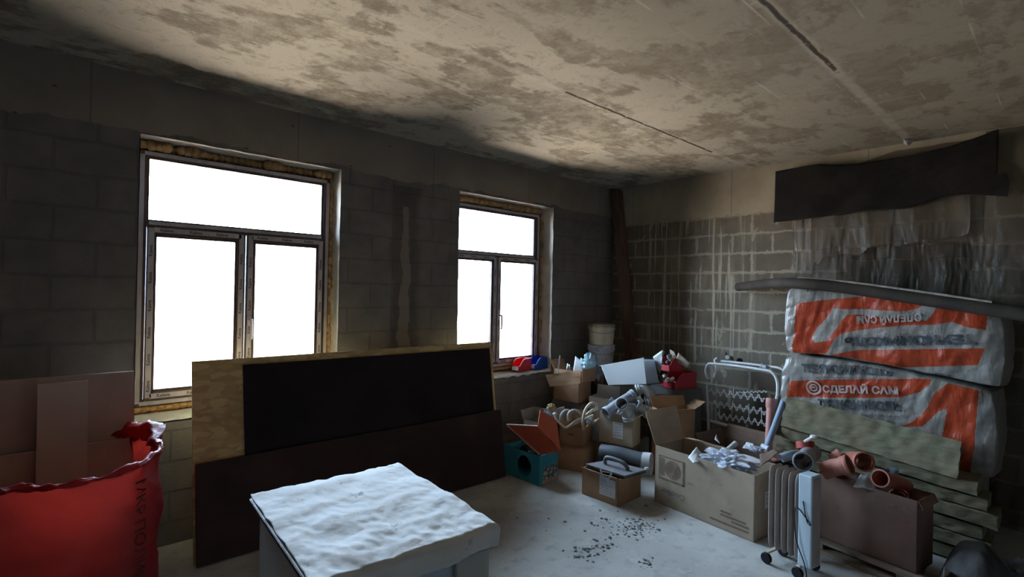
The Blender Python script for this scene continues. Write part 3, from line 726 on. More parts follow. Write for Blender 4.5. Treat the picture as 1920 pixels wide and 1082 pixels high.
# folded orange tray lying on the teal box
m = MB(); q = [V((-2.215, -0.494, 0.482)), V((-2.130, -0.803, 0.517)), V((-2.079, -1.025, 0.351)), V((-2.147, -0.853, 0.290))]
m.prism([q[0], q[1], q[2], q[3]], V(.0, .01, -.012))
fo = thing('orange_folder', 'shallow orange-red plastic tray tipped over on the teal carton', 'tray', (-2.101, -0.728, 0.260))
M_ORF = simple('orange_red_plastic', (.50, .10, .05), (.42, .08, .04), 3, .4, .45)
m.build('tray_base', M_ORF, fo, bevel=.004)
m = MB(); m.prism([q[1], V((-2.036, -0.741, 0.642)), V((-1.954, -0.869, 0.555)), V((-2.060, -1.015, 0.349))], V(.008, .012, -.004)); m.build('tray_side', M_ORF, fo, bevel=.003)
m = MB(); m.tube([q[0]+V(0, 0, .004), q[1]+V(0, 0, .004)], .006, 8).tube([q[0], q[3]], .005, 8); m.build('rim', simple('pale_rim', (.62, .40, .34), None, 4, .5), fo)

# low brown box with the carton of hoses on it
lb, lbf, lbe = carton('low_carton', 'closed brown carton on the floor under the box of hoses', (-1.66, -.585), (-1.555, -.865), .36, 0, .215, M_CARD, lid=True)
hb, hbf, hbe = carton('hose_carton', 'open brown carton full of pale hoses, behind the teal carton', (-1.60, -.585), (-1.505, -.805), .33, .217, .40, M_CARD, flaps=((1, .09, 60), (2, .10, 25), (3, .09, 40)))
m = MB(); m.quad([hbf(.35, .10), hbf(.62, .10), hbf(.62, .12), hbf(.35, .12)]); m.build('printed_lines', M_PRINT, hb)
# the small carton at the back left with a lump of foam in it
sb, sbf, sbe = carton('scrap_carton', 'little open carton of scraps wedged behind the orange tray', (-1.80, -.28), (-1.77, -.46), .20, 0, .42, M_CARD_GREY, flaps=((1, .10, 35), (2, .12, -20), (3, .10, 20)))
sticker(sb, sbf, .1, .9, .36, .43, lines=2, seed=8)

# grey pipe carton on a dark box
db, dbf, dbe = carton('dark_carton', 'dark closed box on the floor under the carton of grey pipes', (-1.36, -.88), (-1.27, -1.20), .21, 0, .262, M_CARD_DARK, lid=True)
gb, gbf, gbe = carton('pipe_carton', 'cardboard box of grey drain pipes with a white shipping label', (-1.355, -.875), (-1.275, -1.205), .20, .265, .55, M_CARD_PALE, flaps=((1, .06, 75), (2, .08, 30)))
sticker(gb, gbf, .42, .72, .06, .215, lines=5, seed=9)
m = MB(); m.quad([gbf(.78, .245), gbf(.96, .245), gbf(.96, .262), gbf(.78, .262)]); m.build('printed_mark', M_PAPER, gb)
# white carton behind it
wb, wbf, wbe = carton('white_carton', 'white open carton between the hoses and the grey pipes', (-1.12, -.555), (-1.06, -.80), .20, 0, .62, M_WHITE_CARD, flaps=((2, .1, 10),))
# torn brown carton
cb, cbf, cbe = carton('torn_carton', 'torn tan carton with a hanging flap, behind the biggest box', (-1.13, -1.41), (-.82, -1.58), .16, 0, .63, M_CARD, flaps=((0, .17, 172, .0, .42), (3, .13, 150), (2, .10, 25), (1, .12, 60)))
m = MB(); m.slab((-1.086, -1.340, 0.609), V((-1.083, -1.424, 0.540))-V((-1.086, -1.340, 0.609)), V((-1.013, -1.407, 0.646))-V((-1.086, -1.340, 0.609)), (0, .004, .002)); m.build('tape_strip', simple('tan_tape', (.50, .33, .17), None, 4, .4), cb)
# upper carton by the window with its flap down
ub0, _, _ = carton('support_carton', 'big closed carton on the floor under the flapped box by the window', (-1.26, -.165), (-1.215, -.53), .24, 0, .545, m_card('purplish_cardboard', (.24, .175, .155), (.20, .145, .13)), lid=True)
ub, ubf, ube = carton('flapped_carton', 'cardboard box with its long flap folded down, under the window sill corner', (-1.27, -.19), (-1.235, -.51), .235, .55, .88, M_CARD, flaps=((3, .1, 30),))
for q_ in (((-1.418, -0.210, 0.825), (-1.254, -0.550, 0.904), (-1.287, -0.574, 0.774), (-1.412, -0.269, 0.709)), ((-1.231, -0.545, 0.906), (-1.066, -0.573, 0.912), (-1.072, -0.595, 0.782), (-1.248, -0.569, 0.780))):
    _a, _b, _c, _d = map(V, q_); fm = MB(); fm.grid(10, 5, lambda u, v: lerp(lerp(_a, _b, u), lerp(_d, _c, u), v)+V(-.5, -.8, 0)*.012*nz(u*3, v*2, 5)); fm.build('flap', M_CARD, ub, solid=.004)
m = MB(); m.quad([ube(.3, .22), ube(.6, .22), ube(.6, .29), ube(.3, .29)]); m.build('label', M_CARD_PALE, ub)
# carton that carries the buckets, and the dark crate in the corner under the bins
kb, _, _ = carton('tall_carton', 'tall dark carton in the corner under the two buckets', (-.80, -.50), (-.42, -.50), .36, 0, .875, M_CARD_DARK, lid=True)
kc, _, _ = carton('storage_crate', 'dull grey crate against the block wall under the red bins', (-.645, -.98), (-.745, -1.345), .34, 0, .755, simple('grey_crate', (.14, .125, .11), (.10, .09, .08), 3, .8), lid=True, cat='crate')
kd, _, _ = carton('olive_carton', 'olive brown carton standing behind the heap of grey pipes', (-.85, -.60), (-.79, -.88), .14, 0, .72, m_card('olive_card', (.30, .25, .16), (.25, .21, .13)), flaps=((0, .05, 5),))
# long low carton in front of the folding bed
ld, ldf, lde = carton('long_carton', 'long low open carton of white scraps below the wire bed frame', (-1.02, -1.74), (-1.12, -2.37), .36, 0, .40, M_CARD_DARK, flaps=((2, .12, 20), (1, .10, 70), (3, .08, 40)))
# carton of orange pipes
M_CARD_RED = m_card('reddish_cardboard', (.24, .145, .115), (.20, .12, .095))
ob, obf, obe = carton('drain_carton', 'tall reddish cardboard box of orange drain pipes beside the radiator', (-1.435, -2.80), (-1.525, -3.365), .24, .075, .505, M_CARD_RED, flaps=((1, .05, 150),))
for s0 in (.74, .86): MB().quad([obf(s0, .33), obf(s0+.07, .33), obf(s0+.07, .37), obf(s0, .37)]).build('printed_mark', M_PRINT, ob)
m = MB(); m.slab((-1.50, -2.74, 0), (-.14, -.80, 0), (.30, -.05, 0), (0, 0, .02)); m.slab((-1.50, -2.76, .02), (.0, -.10, 0), (.3, 0, 0), (0, 0, .052)).slab((-1.56, -3.27, .02), (.0, -.10, 0), (.3, 0, 0), (0, 0, .052))
m.slab((-1.475, -2.72, .055), (-.125, -.76, 0), (.09, -.015, 0), (0, 0, .018))
tag(m.build('wooden_pallet', simple('rough_wood', (.36, .28, .22), (.28, .21, .16), 7, .85, stretch=(3, .5, 3))), 'rough wooden pallet strip under the reddish box of orange pipes', 'pallet')

# ------------------------------------------------------------------ storage bins
M_REDBIN = simple('red_bin_plastic', (.56, .010, .018), (.50, .010, .016), 3, .38, .5)
M_REDBIN2 = simple('dull_red_bin_plastic', (.40, .012, .022), (.34, .012, .020), 3, .5, .4)
M_BLUEBIN = simple('blue_bin_plastic', (.012, .07, .36), (.012, .06, .30), 3, .38, .5)
def bin_(label, F, ang, l, w, h, mat, z, group=None, tag_=True):
    """open-fronted bin: F the near front corner, ang the way the front runs to its far corner"""
    a = math.radians(ang); f = V(math.cos(a), math.sin(a), 0); s_ = V(math.sin(a), -math.cos(a), 0); up = V(0, 0, 1)
    t = thing('storage_bin', label, 'bin', (F[0], F[1], z), group)
    o = V(F[0], F[1], z); m = MB(); th = .004
    prof = [(0, 0), (l, 0), (l*1.02, h), (l*.40, h), (l*.22, h*.80), (l*.10, h*.50), (-.006, h*.46)]
    for b in (0, w-th): m.prism([o+f*b+s_*x+up*y for x, y in prof], f*th)
    m.slab(o+up*.0, s_*l, f*w, up*th); m.slab(o+s_*(l-th), s_*th, f*w, up*h); m.slab(o, s_*th, f*w, up*h*.46)
    m.build('bin_shell', mat, t, bevel=.0015)
    m = MB()                                     # rolled rim
    for b in (0, w): m.tube([o+f*b+s_*l+up*h, o+f*b+s_*l*.40+up*h, o+f*b+s_*l*.22+up*h*.80, o+f*b+s_*l*.10+up*h*.50, o+f*b+up*h*.46], .0035, 6)
    m.tube([o+s_*l+up*h, o+f*w+s_*l+up*h], .0035, 6); m.build('rim', mat, t)
    if tag_:
        m = MB(); m.slab(o+f*w*.12-s_*.003+up*h*.10, f*w*.76, s_*.002, up*h*.30); m.build('label', M_PAPER, t)
    return t
bin_('bright red open-fronted bin on the right-hand window sill', (-1.61, -.006), 100, .215, .105, .125, M_REDBIN, .846)
bin_('blue open-fronted bin on the window sill beside the red one', (-1.365, -.004), 96, .215, .115, .125, M_BLUEBIN, .846)
bin_('lower dull red bin of fittings standing on the grey crate', (-.72, -1.31), 75, .29, .165, .155, M_REDBIN2, .758, tag_=False)
bin_('upper dull red bin, stacked on the lower red bin by the block wall', (-.665, -1.21), 75, .17, .14, .13, M_REDBIN2, .918, tag_=False)
M_WHITEP = simple('white_plastic', (.74, .74, .73), (.66, .66, .66), 5, .45, .4)
M_GREYP = simple('grey_pvc', (.30, .315, .345), (.24, .255, .285), 4, .4, .4)
M_GREYP2 = simple('pale_grey_pvc', (.42, .43, .44), (.34, .35, .36), 4, .45, .4)
M_RUBBER = simple('black_rubber', (.012, .012, .013), None, 4, .7, .3)
M_GREEN = simple('greenish_plastic', (.20, .29, .28), (.10, .14, .15), 14, .5)
# fittings in those bins
for k in range(7):
    a, b = random.random(), random.random(); c = V(-.70+.05*a, -1.27+.12*b, .79+.012*k)
    o = MB().tube([c, c+V(.03*(a-.4), .05*(b-.5), .02)], [.019, .015], 10).build('plastic_fitting', M_WHITEP, smooth=True)
    tag(o, 'small white plastic pipe fitting in the lower dull red bin', 'fitting', 'white fittings in the lower red bin')
for k in range(7):
    a, b = random.random(), random.random(); c = V(-.63+.05*a, -1.17+.08*b, .955+.022*k)
    pts = [c, c+V(.03, .03*(b-.5), .012), c+V(.045, .05*(b-.5), .03*a)]
    o = MB().tube(pts, .013, 8).build('pipe_clip', M_GREEN, smooth=True); tag(o, 'greenish grey pipe clip heaped in the upper dull red bin', 'fitting', 'clips heaped in the upper red bin')
def sheet(name, label, cat, pts, mat, th=.003, group=None, crumple=0.0, n=8, parent=None):
    """a thin bent sheet through four corner points"""
    A_, B_, C_, D_ = [V(p) for p in pts]; nrm = (B_-A_).cross(D_-A_).normalized()
    m = MB(); m.grid(n, n, lambda u, v: lerp(lerp(A_, B_, u), lerp(D_, C_, u), v)+nrm*crumple*(nz(u*3+A_.x*9, v*3, A_.z*7)+.5*nz(u*8, v*8, A_.y*9)))
    o = m.build(name, mat, parent, solid=th, smooth=True, angle=60)
    if label: tag(o, label, cat, group)
    return o
M_PAPERW = simple('white_paper', (.72, .72, .73), (.64, .64, .66), 6, .85)
M_TAN = simple('tan_scrap', (.42, .34, .26), (.36, .29, .22), 6, .85)
sheet('packing_card', 'tall pale scrap of card standing behind the red bins', 'scrap', [(-0.547, -1.159, 1.017), (-0.545, -1.242, 1.026), (-0.579, -1.211, 1.112), (-0.557, -1.150, 1.132)], M_TAN)
sheet('packing_card', 'long tan scrap of card leaning over the upper red bin', 'scrap', [(-0.569, -1.220, 1.014), (-0.535, -1.332, 0.960), (-0.523, -1.371, 1.001), (-0.565, -1.251, 1.110)], M_TAN, crumple=.01)

# ------------------------------------------------------------------ buckets in the corner
def bucket(label, z, mat, h=.225, r0=.132, r1=.150, dirty=True):
    c = V(-.605, -.305, z); t = thing('plastic_bucket', label, 'bucket', c[:])
    m = MB(); m.lathe(c, [(0, r0), (h*.80, r1*.985), (h*.80, r1*1.03), (h*.86, r1*1.03), (h*.86, r1), (h, r1*1.01), (h, r1*1.035), (h-.008, r1*1.045)], 36, cap=(True, False)); m.build('bucket_body', mat, t, smooth=True, angle=30)
    m = MB(); m.lathe(c, [(h-.004, r1*1.045), (h+.006, r1*1.04), (h+.010, r1*.99), (h+.004, r1*.95), (h+.003, .02)], 36); m.build('lid', mat, t, smooth=True, angle=30)
    m = MB(); m.tube([c+V(r1*1.05*math.cos(q), r1*1.05*math.sin(q), h*.83-.055*math.sin((q-PI*.75)/(PI)*PI)) for q in (PI*.75+PI*k/14 for k in range(15))], .0028, 6); m.build('handle', simple('wire_'+label[:5], (.25, .25, .25), None, 4, .4, .5, .8), t)
    return t
def m_bucket():
    t = NT('dirty_white_bucket'); co = t.obj(); x, y, z = t.xyz(co)
    col = t.mix(t.ramp(t.noise(t.comb(t.math('MULTIPLY', x, 12.0), t.math('MULTIPLY', y, 12.0), t.math('MULTIPLY', z, 1.5)), 1.2, 4), .4, .6), (.70, .66, .50), (.62, .55, .36))
    top = t.ramp(t.math('ADD', z, t.math('MULTIPLY', t.noise(co, 30, 3), .05)), .215, .225)
    col = t.mix(t.math('MULTIPLY', top, .6), col, (.10, .07, .06)); return t.done(t.bsdf(col, .5, .4))
bucket('white bucket splashed grey, the lower of the two in the corner', .878, simple('splashed_white_bucket', (.56, .57, .62), (.36, .36, .40), 12, .55, lo=.5, hi=.62))
bucket('cream bucket with a stained lid, on top of the other bucket in the corner', 1.115, m_bucket())

# ------------------------------------------------------------------ sheet metal and scraps round the window-side boxes
M_WHITEMETAL = simple('white_painted_metal', (.62, .65, .67), (.56, .59, .61), 2, .35, .5)
M_STEEL = simple('bright_steel', (.55, .60, .68), (.48, .53, .60), 2, .3, .5, .6)
wm = thing('metal_cover', 'big white painted sheet metal cover lying tilted above the grey pipes', 'cover', (-1.075, -0.958, 0.791))
a_, b_, c_, d_ = V((-1.107, -0.793, 0.770)), V((-0.999, -1.164, 0.823)), V((-0.979, -1.115, 1.071)), V((-1.126, -0.709, 0.961))
m = MB(); m.prism([a_, b_, c_, d_], V(.010, .012, -.002)); m.build('face_sheet', M_WHITEMETAL, wm, bevel=.002)
m = MB(); m.prism([d_, c_, c_+V(.07, .08, -.02), d_+V(.07, .08, -.02)], V(0, 0, -.003)); m.prism([b_, c_, c_+V(.07, .08, -.02), b_+V(.07, .08, -.02)], V(.003, -.003, 0)); m.build('folded_edge', M_WHITEMETAL, wm)
sm = thing('steel_casing', 'bright steel casing with a turned-up lip, beside the white metal cover', 'casing', (-0.817, -1.126, 0.809))
a_, b_, c_, d_ = V((-0.882, -1.094, 0.811)), V((-0.849, -1.206, 0.835)), V((-0.845, -1.157, 1.039)), V((-0.871, -1.051, 1.035))
m = MB(); m.prism([a_, b_, c_, d_], V(.06, .06, 0)); m.build('casing_body', M_STEEL, sm, bevel=.004)
m = MB(); m.tube([a_+V(-.01, -.012, .002), b_+V(-.01, -.012, .002)], .012, 10); m.build('lip', M_STEEL, sm, smooth=True)
sheet('plastic_sheet', 'grey translucent plastic offcut standing between the steel casing and the red bins', 'scrap', [(-0.776, -1.165, 0.907), (-0.805, -1.206, 0.957), (-0.797, -1.215, 1.148), (-0.809, -1.109, 1.068)], M_GREYP2, crumple=.006)
# white scraps standing in the flapped carton
sheet('trim_offcut', 'thin white trim offcut standing upright in the flapped carton', 'scrap', [(-1.308, -0.269, 0.805), (-1.296, -0.281, 0.806), (-1.283, -0.294, 1.026), (-1.292, -0.286, 1.032)], M_WHITEP)
sheet('card_offcut', 'white triangular offcut standing in the flapped carton', 'scrap', [(-1.149, -0.347, 0.800), (-1.092, -0.468, 0.822), (-1.099, -0.463, 0.958), (-1.128, -0.368, 1.018)], M_PAPERW)
sheet('glossy_offcut', 'small glossy clear offcut leaning in the flapped carton', 'scrap', [(-1.242, -0.330, 0.807), (-1.200, -0.369, 0.814), (-1.207, -0.364, 0.932), (-1.213, -0.331, 0.946)], M_STEEL, crumple=.01)
def crumpled(name, label, cat, c, r, mat, seed=1, amp=.45, sub=4, group=None, spike=1.0):
    bm_ = MB(); vs = bmesh.ops.create_icosphere(bm_.bm, subdivisions=sub, radius=1)['verts']
    for v in vs:
        p = v.co.copy(); k = 1+amp*(abs(nz(p.x*1.6+seed, p.y*1.6, p.z*1.6))*2-.5)+amp*.6*spike*(abs(nz(p.x*4+seed, p.y*4, p.z*4+3))*2-.4)+amp*.2*nz(p.x*11, p.y*11, p.z*11+seed)
        v.co = V(c[0]+p.x*r[0]*k, c[1]+p.y*r[1]*k, c[2]+p.z*r[2]*k)
    o = bm_.build(name, mat, smooth=True, angle=25); return tag(o, label, cat, group)
def m_bag(name, col, al=.25, rough=.35):
    t = NT(name); co = t.obj(); tr = t.n('ShaderNodeBsdfTranslucent'); t.set(tr.inputs[0], col+(1,))
    b = t.bsdf(col, rough, .5, bump=t.noise(co, 30, 4), bstr=.5, bdist=.01); mx = t.n('ShaderNodeMixShader'); mx.inputs[0].default_value = al
    t.set(mx.inputs[1], b); t.set(mx.inputs[2], tr); return t.done(mx.outputs[0])
M_BAG = m_bag('white_bag_film', (.68, .70, .78)); M_BAGB = m_bag('pale_cyan_bag_film', (.50, .66, .72))
crumpled('plastic_bag', 'crumpled pale cyan plastic bag on top of the flapped carton, against the buckets', 'bag', (-1.057, -0.501, 0.936), (.085, .06, .11), M_BAGB, 3)
crumpled('packing_filler', 'grey packing filling the flapped carton', 'filler', (-1.135, -.375, .70), (.075, .11, .13), M_CARD_GREY, 8, amp=.2, sub=3)
crumpled('foil_packet', 'small pale packet lying at the right end of the flapped carton', 'packet', (-0.989, -0.563, 0.865), (.05, .04, .06), m_bag('grey_packet_film', (.36, .38, .42)), 8)

# ------------------------------------------------------------------ pipes and fittings
def fitting(label, pts, r, mat, group=None, name='drain_elbow', s0=True, s1=True, k=5, gm=None):
    """hollow pipe piece along pts with thicker sockets and a black seal in each mouth"""
    P = smooth([V(p) for p in pts], k) if len(pts) > 2 else [V(pts[0]), lerp(V(pts[0]), V(pts[1]), .5), V(pts[1])]
    t = thing(name, label, 'pipe fitting', P[0][:], group)
    m = MB(); m.tube(P, r, 18, cap=(False, False)); m.tube(P, r*.90, 18, cap=(False, False)); m.build('pipe_body', mat, t, smooth=True)
    for e, on in ((0, s0), (-1, s1)):
        d = (P[0]-P[1]).normalized() if e == 0 else (P[-1]-P[-2]).normalized(); c = P[e]
        if on:
            L = r*.9; q = c-d*L
            m = MB(); m.pipe(q, c, [(0, r*1.0), (.08, r*1.13), (.6, r*1.13), (.68, r*1.22), (.92, r*1.22), (1, r*1.17), (1, r*1.0), (.1, r*.93)], 20); m.build('socket', mat, t, smooth=True, angle=35)
            m = MB(); m.pipe(c-d*r*.30, c-d*r*.10, [(0, r*1.03), (1, r*1.03), (1, r*.90), (0, r*.90)], 20); m.build('seal', gm or M_RUBBER, t)
    # the bore is dark inside because it is a long tube; close it half way with its own bend
    return t
GP = 'grey drain fittings heaped on the pipe carton'
fitting('long grey drain pipe lying across the top of the pipe carton', [(-1.382, -0.974, 0.558), (-1.228, -1.020, 0.642), (-1.076, -1.078, 0.715)], .050, M_GREYP, name='drain_pipe')
fitting('grey elbow with a dark mouth facing the room, in the middle of the grey heap', [(-1.380, -1.152, 0.680), (-1.274, -1.114, 0.624), (-1.138, -1.129, 0.588)], .050, M_GREYP)
fitting('pale grey socket with a thick collar, at the front of the grey heap', [(-1.326, -1.120, 0.632), (-1.316, -1.156, 0.593), (-1.276, -1.165, 0.529)], .052, M_GREYP2)
fitting('white-grey elbow at the top of the grey heap, under the metal cover', [(-1.007, -1.061, 0.751), (-0.974, -1.118, 0.772), (-0.952, -1.165, 0.730), (-0.943, -1.173, 0.662)], .048, M_GREYP2)
fitting('small pale pipe end left of the topmost elbow', [(-1.084, -1.126, 0.703), (-1.069, -1.166, 0.651)], .022, M_WHITEP, name='pipe_end', s1=False)
fitting('pale elbow at the right end of the grey heap', [(-0.983, -1.163, 0.624), (-0.926, -1.216, 0.636), (-0.888, -1.251, 0.679), (-0.824, -1.282, 0.655)], .050, M_GREYP2)
fitting('dark grey coupling low in the grey heap beside the torn carton', [(-1.166, -1.159, 0.637), (-1.078, -1.238, 0.569)], .048, M_GREYP, name='drain_coupling')
fitting('grey pipe end at the far left of the grey heap', [(-1.199, -0.884, 0.657), (-1.172, -0.936, 0.620), (-1.097, -0.977, 0.596)], .022, M_GREYP2, name='pipe_end')
# dark corrugated ventilation pipe with a pale end on the floor behind the small carton
vp = thing('flexible_duct', 'dark grey duct with a pale grey end, lying behind the small carton', 'pipe', (-1.455, -1.488, 0.235))
dk = simple('dark_grey_duct', (.06, .065, .075), (.04, .045, .05), 4, .5, .4)
e0, e1 = V((-1.655, -1.141, 0.273)), V((-1.555, -1.505, 0.260)); e2 = V((-1.531, -1.568, 0.263))
m = MB(); m.tube([e0, lerp(e0, e1, .35)+V(0, 0, .01), lerp(e0, e1, .7)+V(0, 0, .003), e1], [.080, .084], 22, smoothpath=4); m.build('pipe_body', dk, vp, smooth=True)
m = MB(); m.pipe(e1, e2, [(0, .084), (0, .090), (1, .090), (1, .080), (0, .078)], 24); m.build('end_collar', M_GREYP2, vp, smooth=True, angle=35)
# block under the duct
tag(MB().box(-.12, .12, -.06, .06, 0, .085, Matrix.Translation(((e0+e1)/2-V(0, -.02, ((e0+e1)/2).z)))).build('concrete_block', M_PRINT), 'dark block lying under the grey duct', 'block') if ((e0+e1)/2).z > .17 else None

# hand float with a grip on the small carton
fl = thing('hand_float', 'grey plastering float with an arched handle, resting on the small carton', 'tool', (-1.800, -1.376, 0.225))
M_FLOAT = simple('grey_float_plastic', (.15, .145, .155), (.12, .115, .12), 4, .5, .4)
q = [V((-1.956, -1.207, 0.245)), V((-1.939, -1.591, 0.245)), V((-1.675, -1.619, 0.245)), V((-1.729, -1.268, 0.245))]
m = MB(); m.prism(q, (0, 0, .016)); m.build('float_plate', M_FLOAT, fl, bevel=.003)
m = MB(); m.prism([lerp(q[0], q[2], .02)-V(0, 0, .012), lerp(q[1], q[3], .04)-V(0, 0, .012), lerp(q[2], q[0], .02)-V(0, 0, .012), lerp(q[3], q[1], .04)-V(0, 0, .012)], (0, 0, .012)); m.build('sponge_sole', simple('dark_sponge', (.05, .05, .055), None, 40, .95), fl)
h0, h1 = lerp(lerp(q[0], q[3], .5), lerp(q[1], q[2], .5), .22), lerp(lerp(q[0], q[3], .5), lerp(q[1], q[2], .5), .78)
m = MB(); m.tube([h0+V(0, 0, .012), h0+V(0, 0, .055), lerp(h0, h1, .15)+V(0, 0, .078), lerp(h0, h1, .75)+V(0, 0, .070), h1+V(0, 0, .035), h1+V(0, 0, .012)], [.016, .017], 12, smoothpath=5); m.build('handle', M_FLOAT, fl, smooth=True)
m = MB(); m.tube([q[2]+V(-.01, .01, .02), q[2]+V(.012, -.004, .022)], .012, 10); m.build('end_knob', M_WHITEP, fl, smooth=True)
cl_ = thing('metal_clamp', 'small bright metal clamp hooked on the rim of the small carton', 'clamp', (-1.967, -1.426, 0.240))
m = MB(); m.tube([(-1.999, -1.396, 0.273), (-1.993, -1.414, 0.221), (-1.970, -1.450, 0.208), (-1.951, -1.467, 0.239), (-1.929, -1.460, 0.258)], .007, 8, smoothpath=4); m.build('clamp_bow', M_STEEL, cl_, smooth=True)
m = MB(); m.tube([(-1.997, -1.411, 0.260), (-1.955, -1.464, 0.252)], .004, 8); m.build('clamp_bar', M_STEEL, cl_, smooth=True)

# hoses, siphons and scraps in the hose carton
M_CREAM = simple('cream_hose', (.56, .50, .38), (.48, .42, .32), 5, .55)
M_DULLP = simple('dull_taupe_plastic', (.34, .31, .28), (.28, .25, .23), 5, .6)
tag(MB().tube([(-1.497, -0.799, 0.384), (-1.502, -0.795, 0.465), (-1.473, -0.795, 0.563), (-1.421, -0.816, 0.627), (-1.374, -0.845, 0.621), (-1.374, -0.859, 0.582), (-1.428, -0.863, 0.575)], .0135, 10, smoothpath=5).build('cream_hose', M_CREAM, smooth=True), 'cream hose looping high over the hose carton', 'hose')
hz_ = tag(MB().tube([(-1.688, -0.598, 0.532), (-1.698, -0.629, 0.483), (-1.678, -0.674, 0.438), (-1.633, -0.702, 0.406), (-1.536, -0.737, 0.464), (-1.452, -0.773, 0.505), (-1.377, -0.816, 0.564)], .0115, 10, smoothpath=5).build('cream_hose', M_CREAM, smooth=True), 'cream hose with a small knob end lying along the hose carton', 'hose')
tag(MB().tube([(-1.587, -0.689, 0.406), (-1.497, -0.718, 0.439), (-1.405, -0.748, 0.467), (-1.336, -0.785, 0.495)], .012, 10, smoothpath=5).build('cream_hose', M_CREAM, smooth=True), 'short straight cream hose under the looping one', 'hose')
MB().lathe((-1.688, -0.598, 0.522), [(-.012, .010), (-.004, .019), (.008, .019), (.016, .010)], 14).build('end_knob', M_WHITEP, hz_, smooth=True)
for lab, pts in (('left curved taupe waste trap in the hose carton', [(-1.604, -0.606, 0.444), (-1.590, -0.606, 0.504), (-1.545, -0.621, 0.536), (-1.506, -0.656, 0.522)]), ('rounded taupe waste trap in the middle of the hose carton', [(-1.566, -0.682, 0.453), (-1.555, -0.665, 0.515), (-1.514, -0.690, 0.545), (-1.475, -0.725, 0.520), (-1.471, -0.729, 0.468)])):
    fitting(lab, pts, .021, M_DULLP, name='waste_trap', s0=False)
crumpled('scrap_bag', 'small grey plastic bag in the right corner of the hose carton', 'bag', (-1.453, -0.840, 0.467), (.045, .035, .03), m_bag('grey_bag_film', (.40, .45, .48)), 5)
sheet('card_scrap', 'grey scrap of card standing at the back of the hose carton', 'scrap', [(-1.652, -0.495, 0.445), (-1.529, -0.608, 0.495), (-1.531, -0.579, 0.574), (-1.654, -0.466, 0.529)], M_CARD_GREY, crumple=.01)
crumpled('foam_lump', 'yellowish lump of foam on the scrap carton', 'lump', (-1.605, -0.470, 0.554), (.048, .035, .035), simple('yellow_foam', (.50, .40, .22), (.42, .33, .18), 12, .9), 2, sub=3)
crumpled('scrap_bag', 'pale plastic bag on the scrap carton behind the orange tray', 'bag', (-1.686, -0.491, 0.491), (.05, .04, .045), m_bag('blue_grey_bag_film', (.38, .42, .48)), 7)
# dark things in the teal carton
crumpled('black_bundle', 'black bundle stuffed in the teal carton', 'bundle', (-1.93, -.52, .14), (.09, .15, .10), M_RUBBER, 4, amp=.2, sub=3)
crumpled('dark_bundle', 'dark rags filling the small carton under the float', 'bundle', (-1.544, -1.190, 0.120), (.11, .12, .05), simple('dark_rag', (.05, .045, .05), (.09, .08, .08), 9, .95), 4, amp=.2, sub=3)

# contents of the biggest box
crumpled('plastic_bag', 'big crumpled white plastic bag in the biggest cardboard box', 'bag', (-1.574, -2.249, 0.463), (.095, .16, .07), M_BAG, 1, amp=.44, sub=5, spike=1.2)
pk = MB(); a_, b_, c_, d_ = V((-1.666, -1.974, 0.445)), V((-1.604, -2.098, 0.439)), V((-1.619, -2.018, 0.529)), V((-1.729, -2.052, 0.437))
pk.grid(10, 10, lambda u, v: lerp(lerp(a_, c_, u), lerp(d_, b_, u), v)+V(0, 0, .008*nz(u*6, v*6, 2))); tag(pk.build('paper_sheet', M_PAPERW, solid=.002, smooth=True), 'folded sheet of white paper standing in the biggest cardboard box', 'paper')
crumpled('packing_scraps', 'grey packing scraps deep in the biggest cardboard box', 'scraps', (-1.52, -2.05, .26), (.12, .34, .09), simple('grey_scrap', (.30, .28, .26), (.20, .18, .17), 8, .9), 6, amp=.3)
tag(MB().tube([(-1.632, -2.345, 0.523), (-1.622, -2.395, 0.511), (-1.625, -2.419, 0.480), (-1.641, -2.404, 0.449)], .006, 8, smoothpath=4).build('cream_twine', M_CREAM, smooth=True), 'short cream twine curling over the white bag', 'twine')
crumpled('white_foam_sheet', 'pale foam sheet folded over behind the white bag', 'foam', (-1.550, -2.379, 0.511), (.06, .11, .02), M_PAPERW, 9, amp=.2, sub=3)
# contents of the long carton
M_PVCW = simple('white_pvc_offcut', (.66, .67, .70), (.56, .57, .60), 4, .5)
tag(MB().pipe((-1.202, -2.060, 0.425), (-1.096, -2.090, 0.478), [(0, .022), (1, .022), (1, .018), (0, .018)], 16).build('pipe_offcut', M_PVCW, smooth=True, angle=30), 'white pipe offcut sticking up in the long carton', 'pipe')
tag(MB().pipe((-1.223, -2.354, 0.541), (-1.259, -2.415, 0.538), [(0, .019), (1, .019), (1, .015), (0, .015)], 16).build('pipe_offcut', M_PVCW, smooth=True, angle=30), 'short white pipe offcut by the foot of the blue-grey pipe', 'pipe')
sheet('white_scrap', 'white angular scrap in the middle of the long carton', 'scrap', [(-1.157, -2.170, 0.469), (-1.170, -2.293, 0.475), (-1.114, -2.236, 0.511), (-1.112, -2.184, 0.511)], M_PVCW, crumple=.01)
sheet('white_scrap', 'small white scrap at the far end of the long carton', 'scrap', [(-1.033, -1.876, 0.450), (-1.047, -1.931, 0.428), (-1.009, -1.898, 0.441), (-1.023, -1.885, 0.492)], M_PVCW, crumple=.006)
crumpled('white_packet', 'crumpled white packet near the radiator end of the long carton', 'packet', (-1.200, -2.293, 0.498), (.05, .05, .02), M_BAG, 12, sub=3)
sheet('carton_flap', 'loose brown flap of card bridging the long carton and the radiator', 'scrap', [(-1.667, -2.516, 0.522), (-1.464, -2.567, 0.590), (-1.335, -2.482, 0.568), (-1.467, -2.428, 0.542)], M_CARD_DARK, crumple=.008)
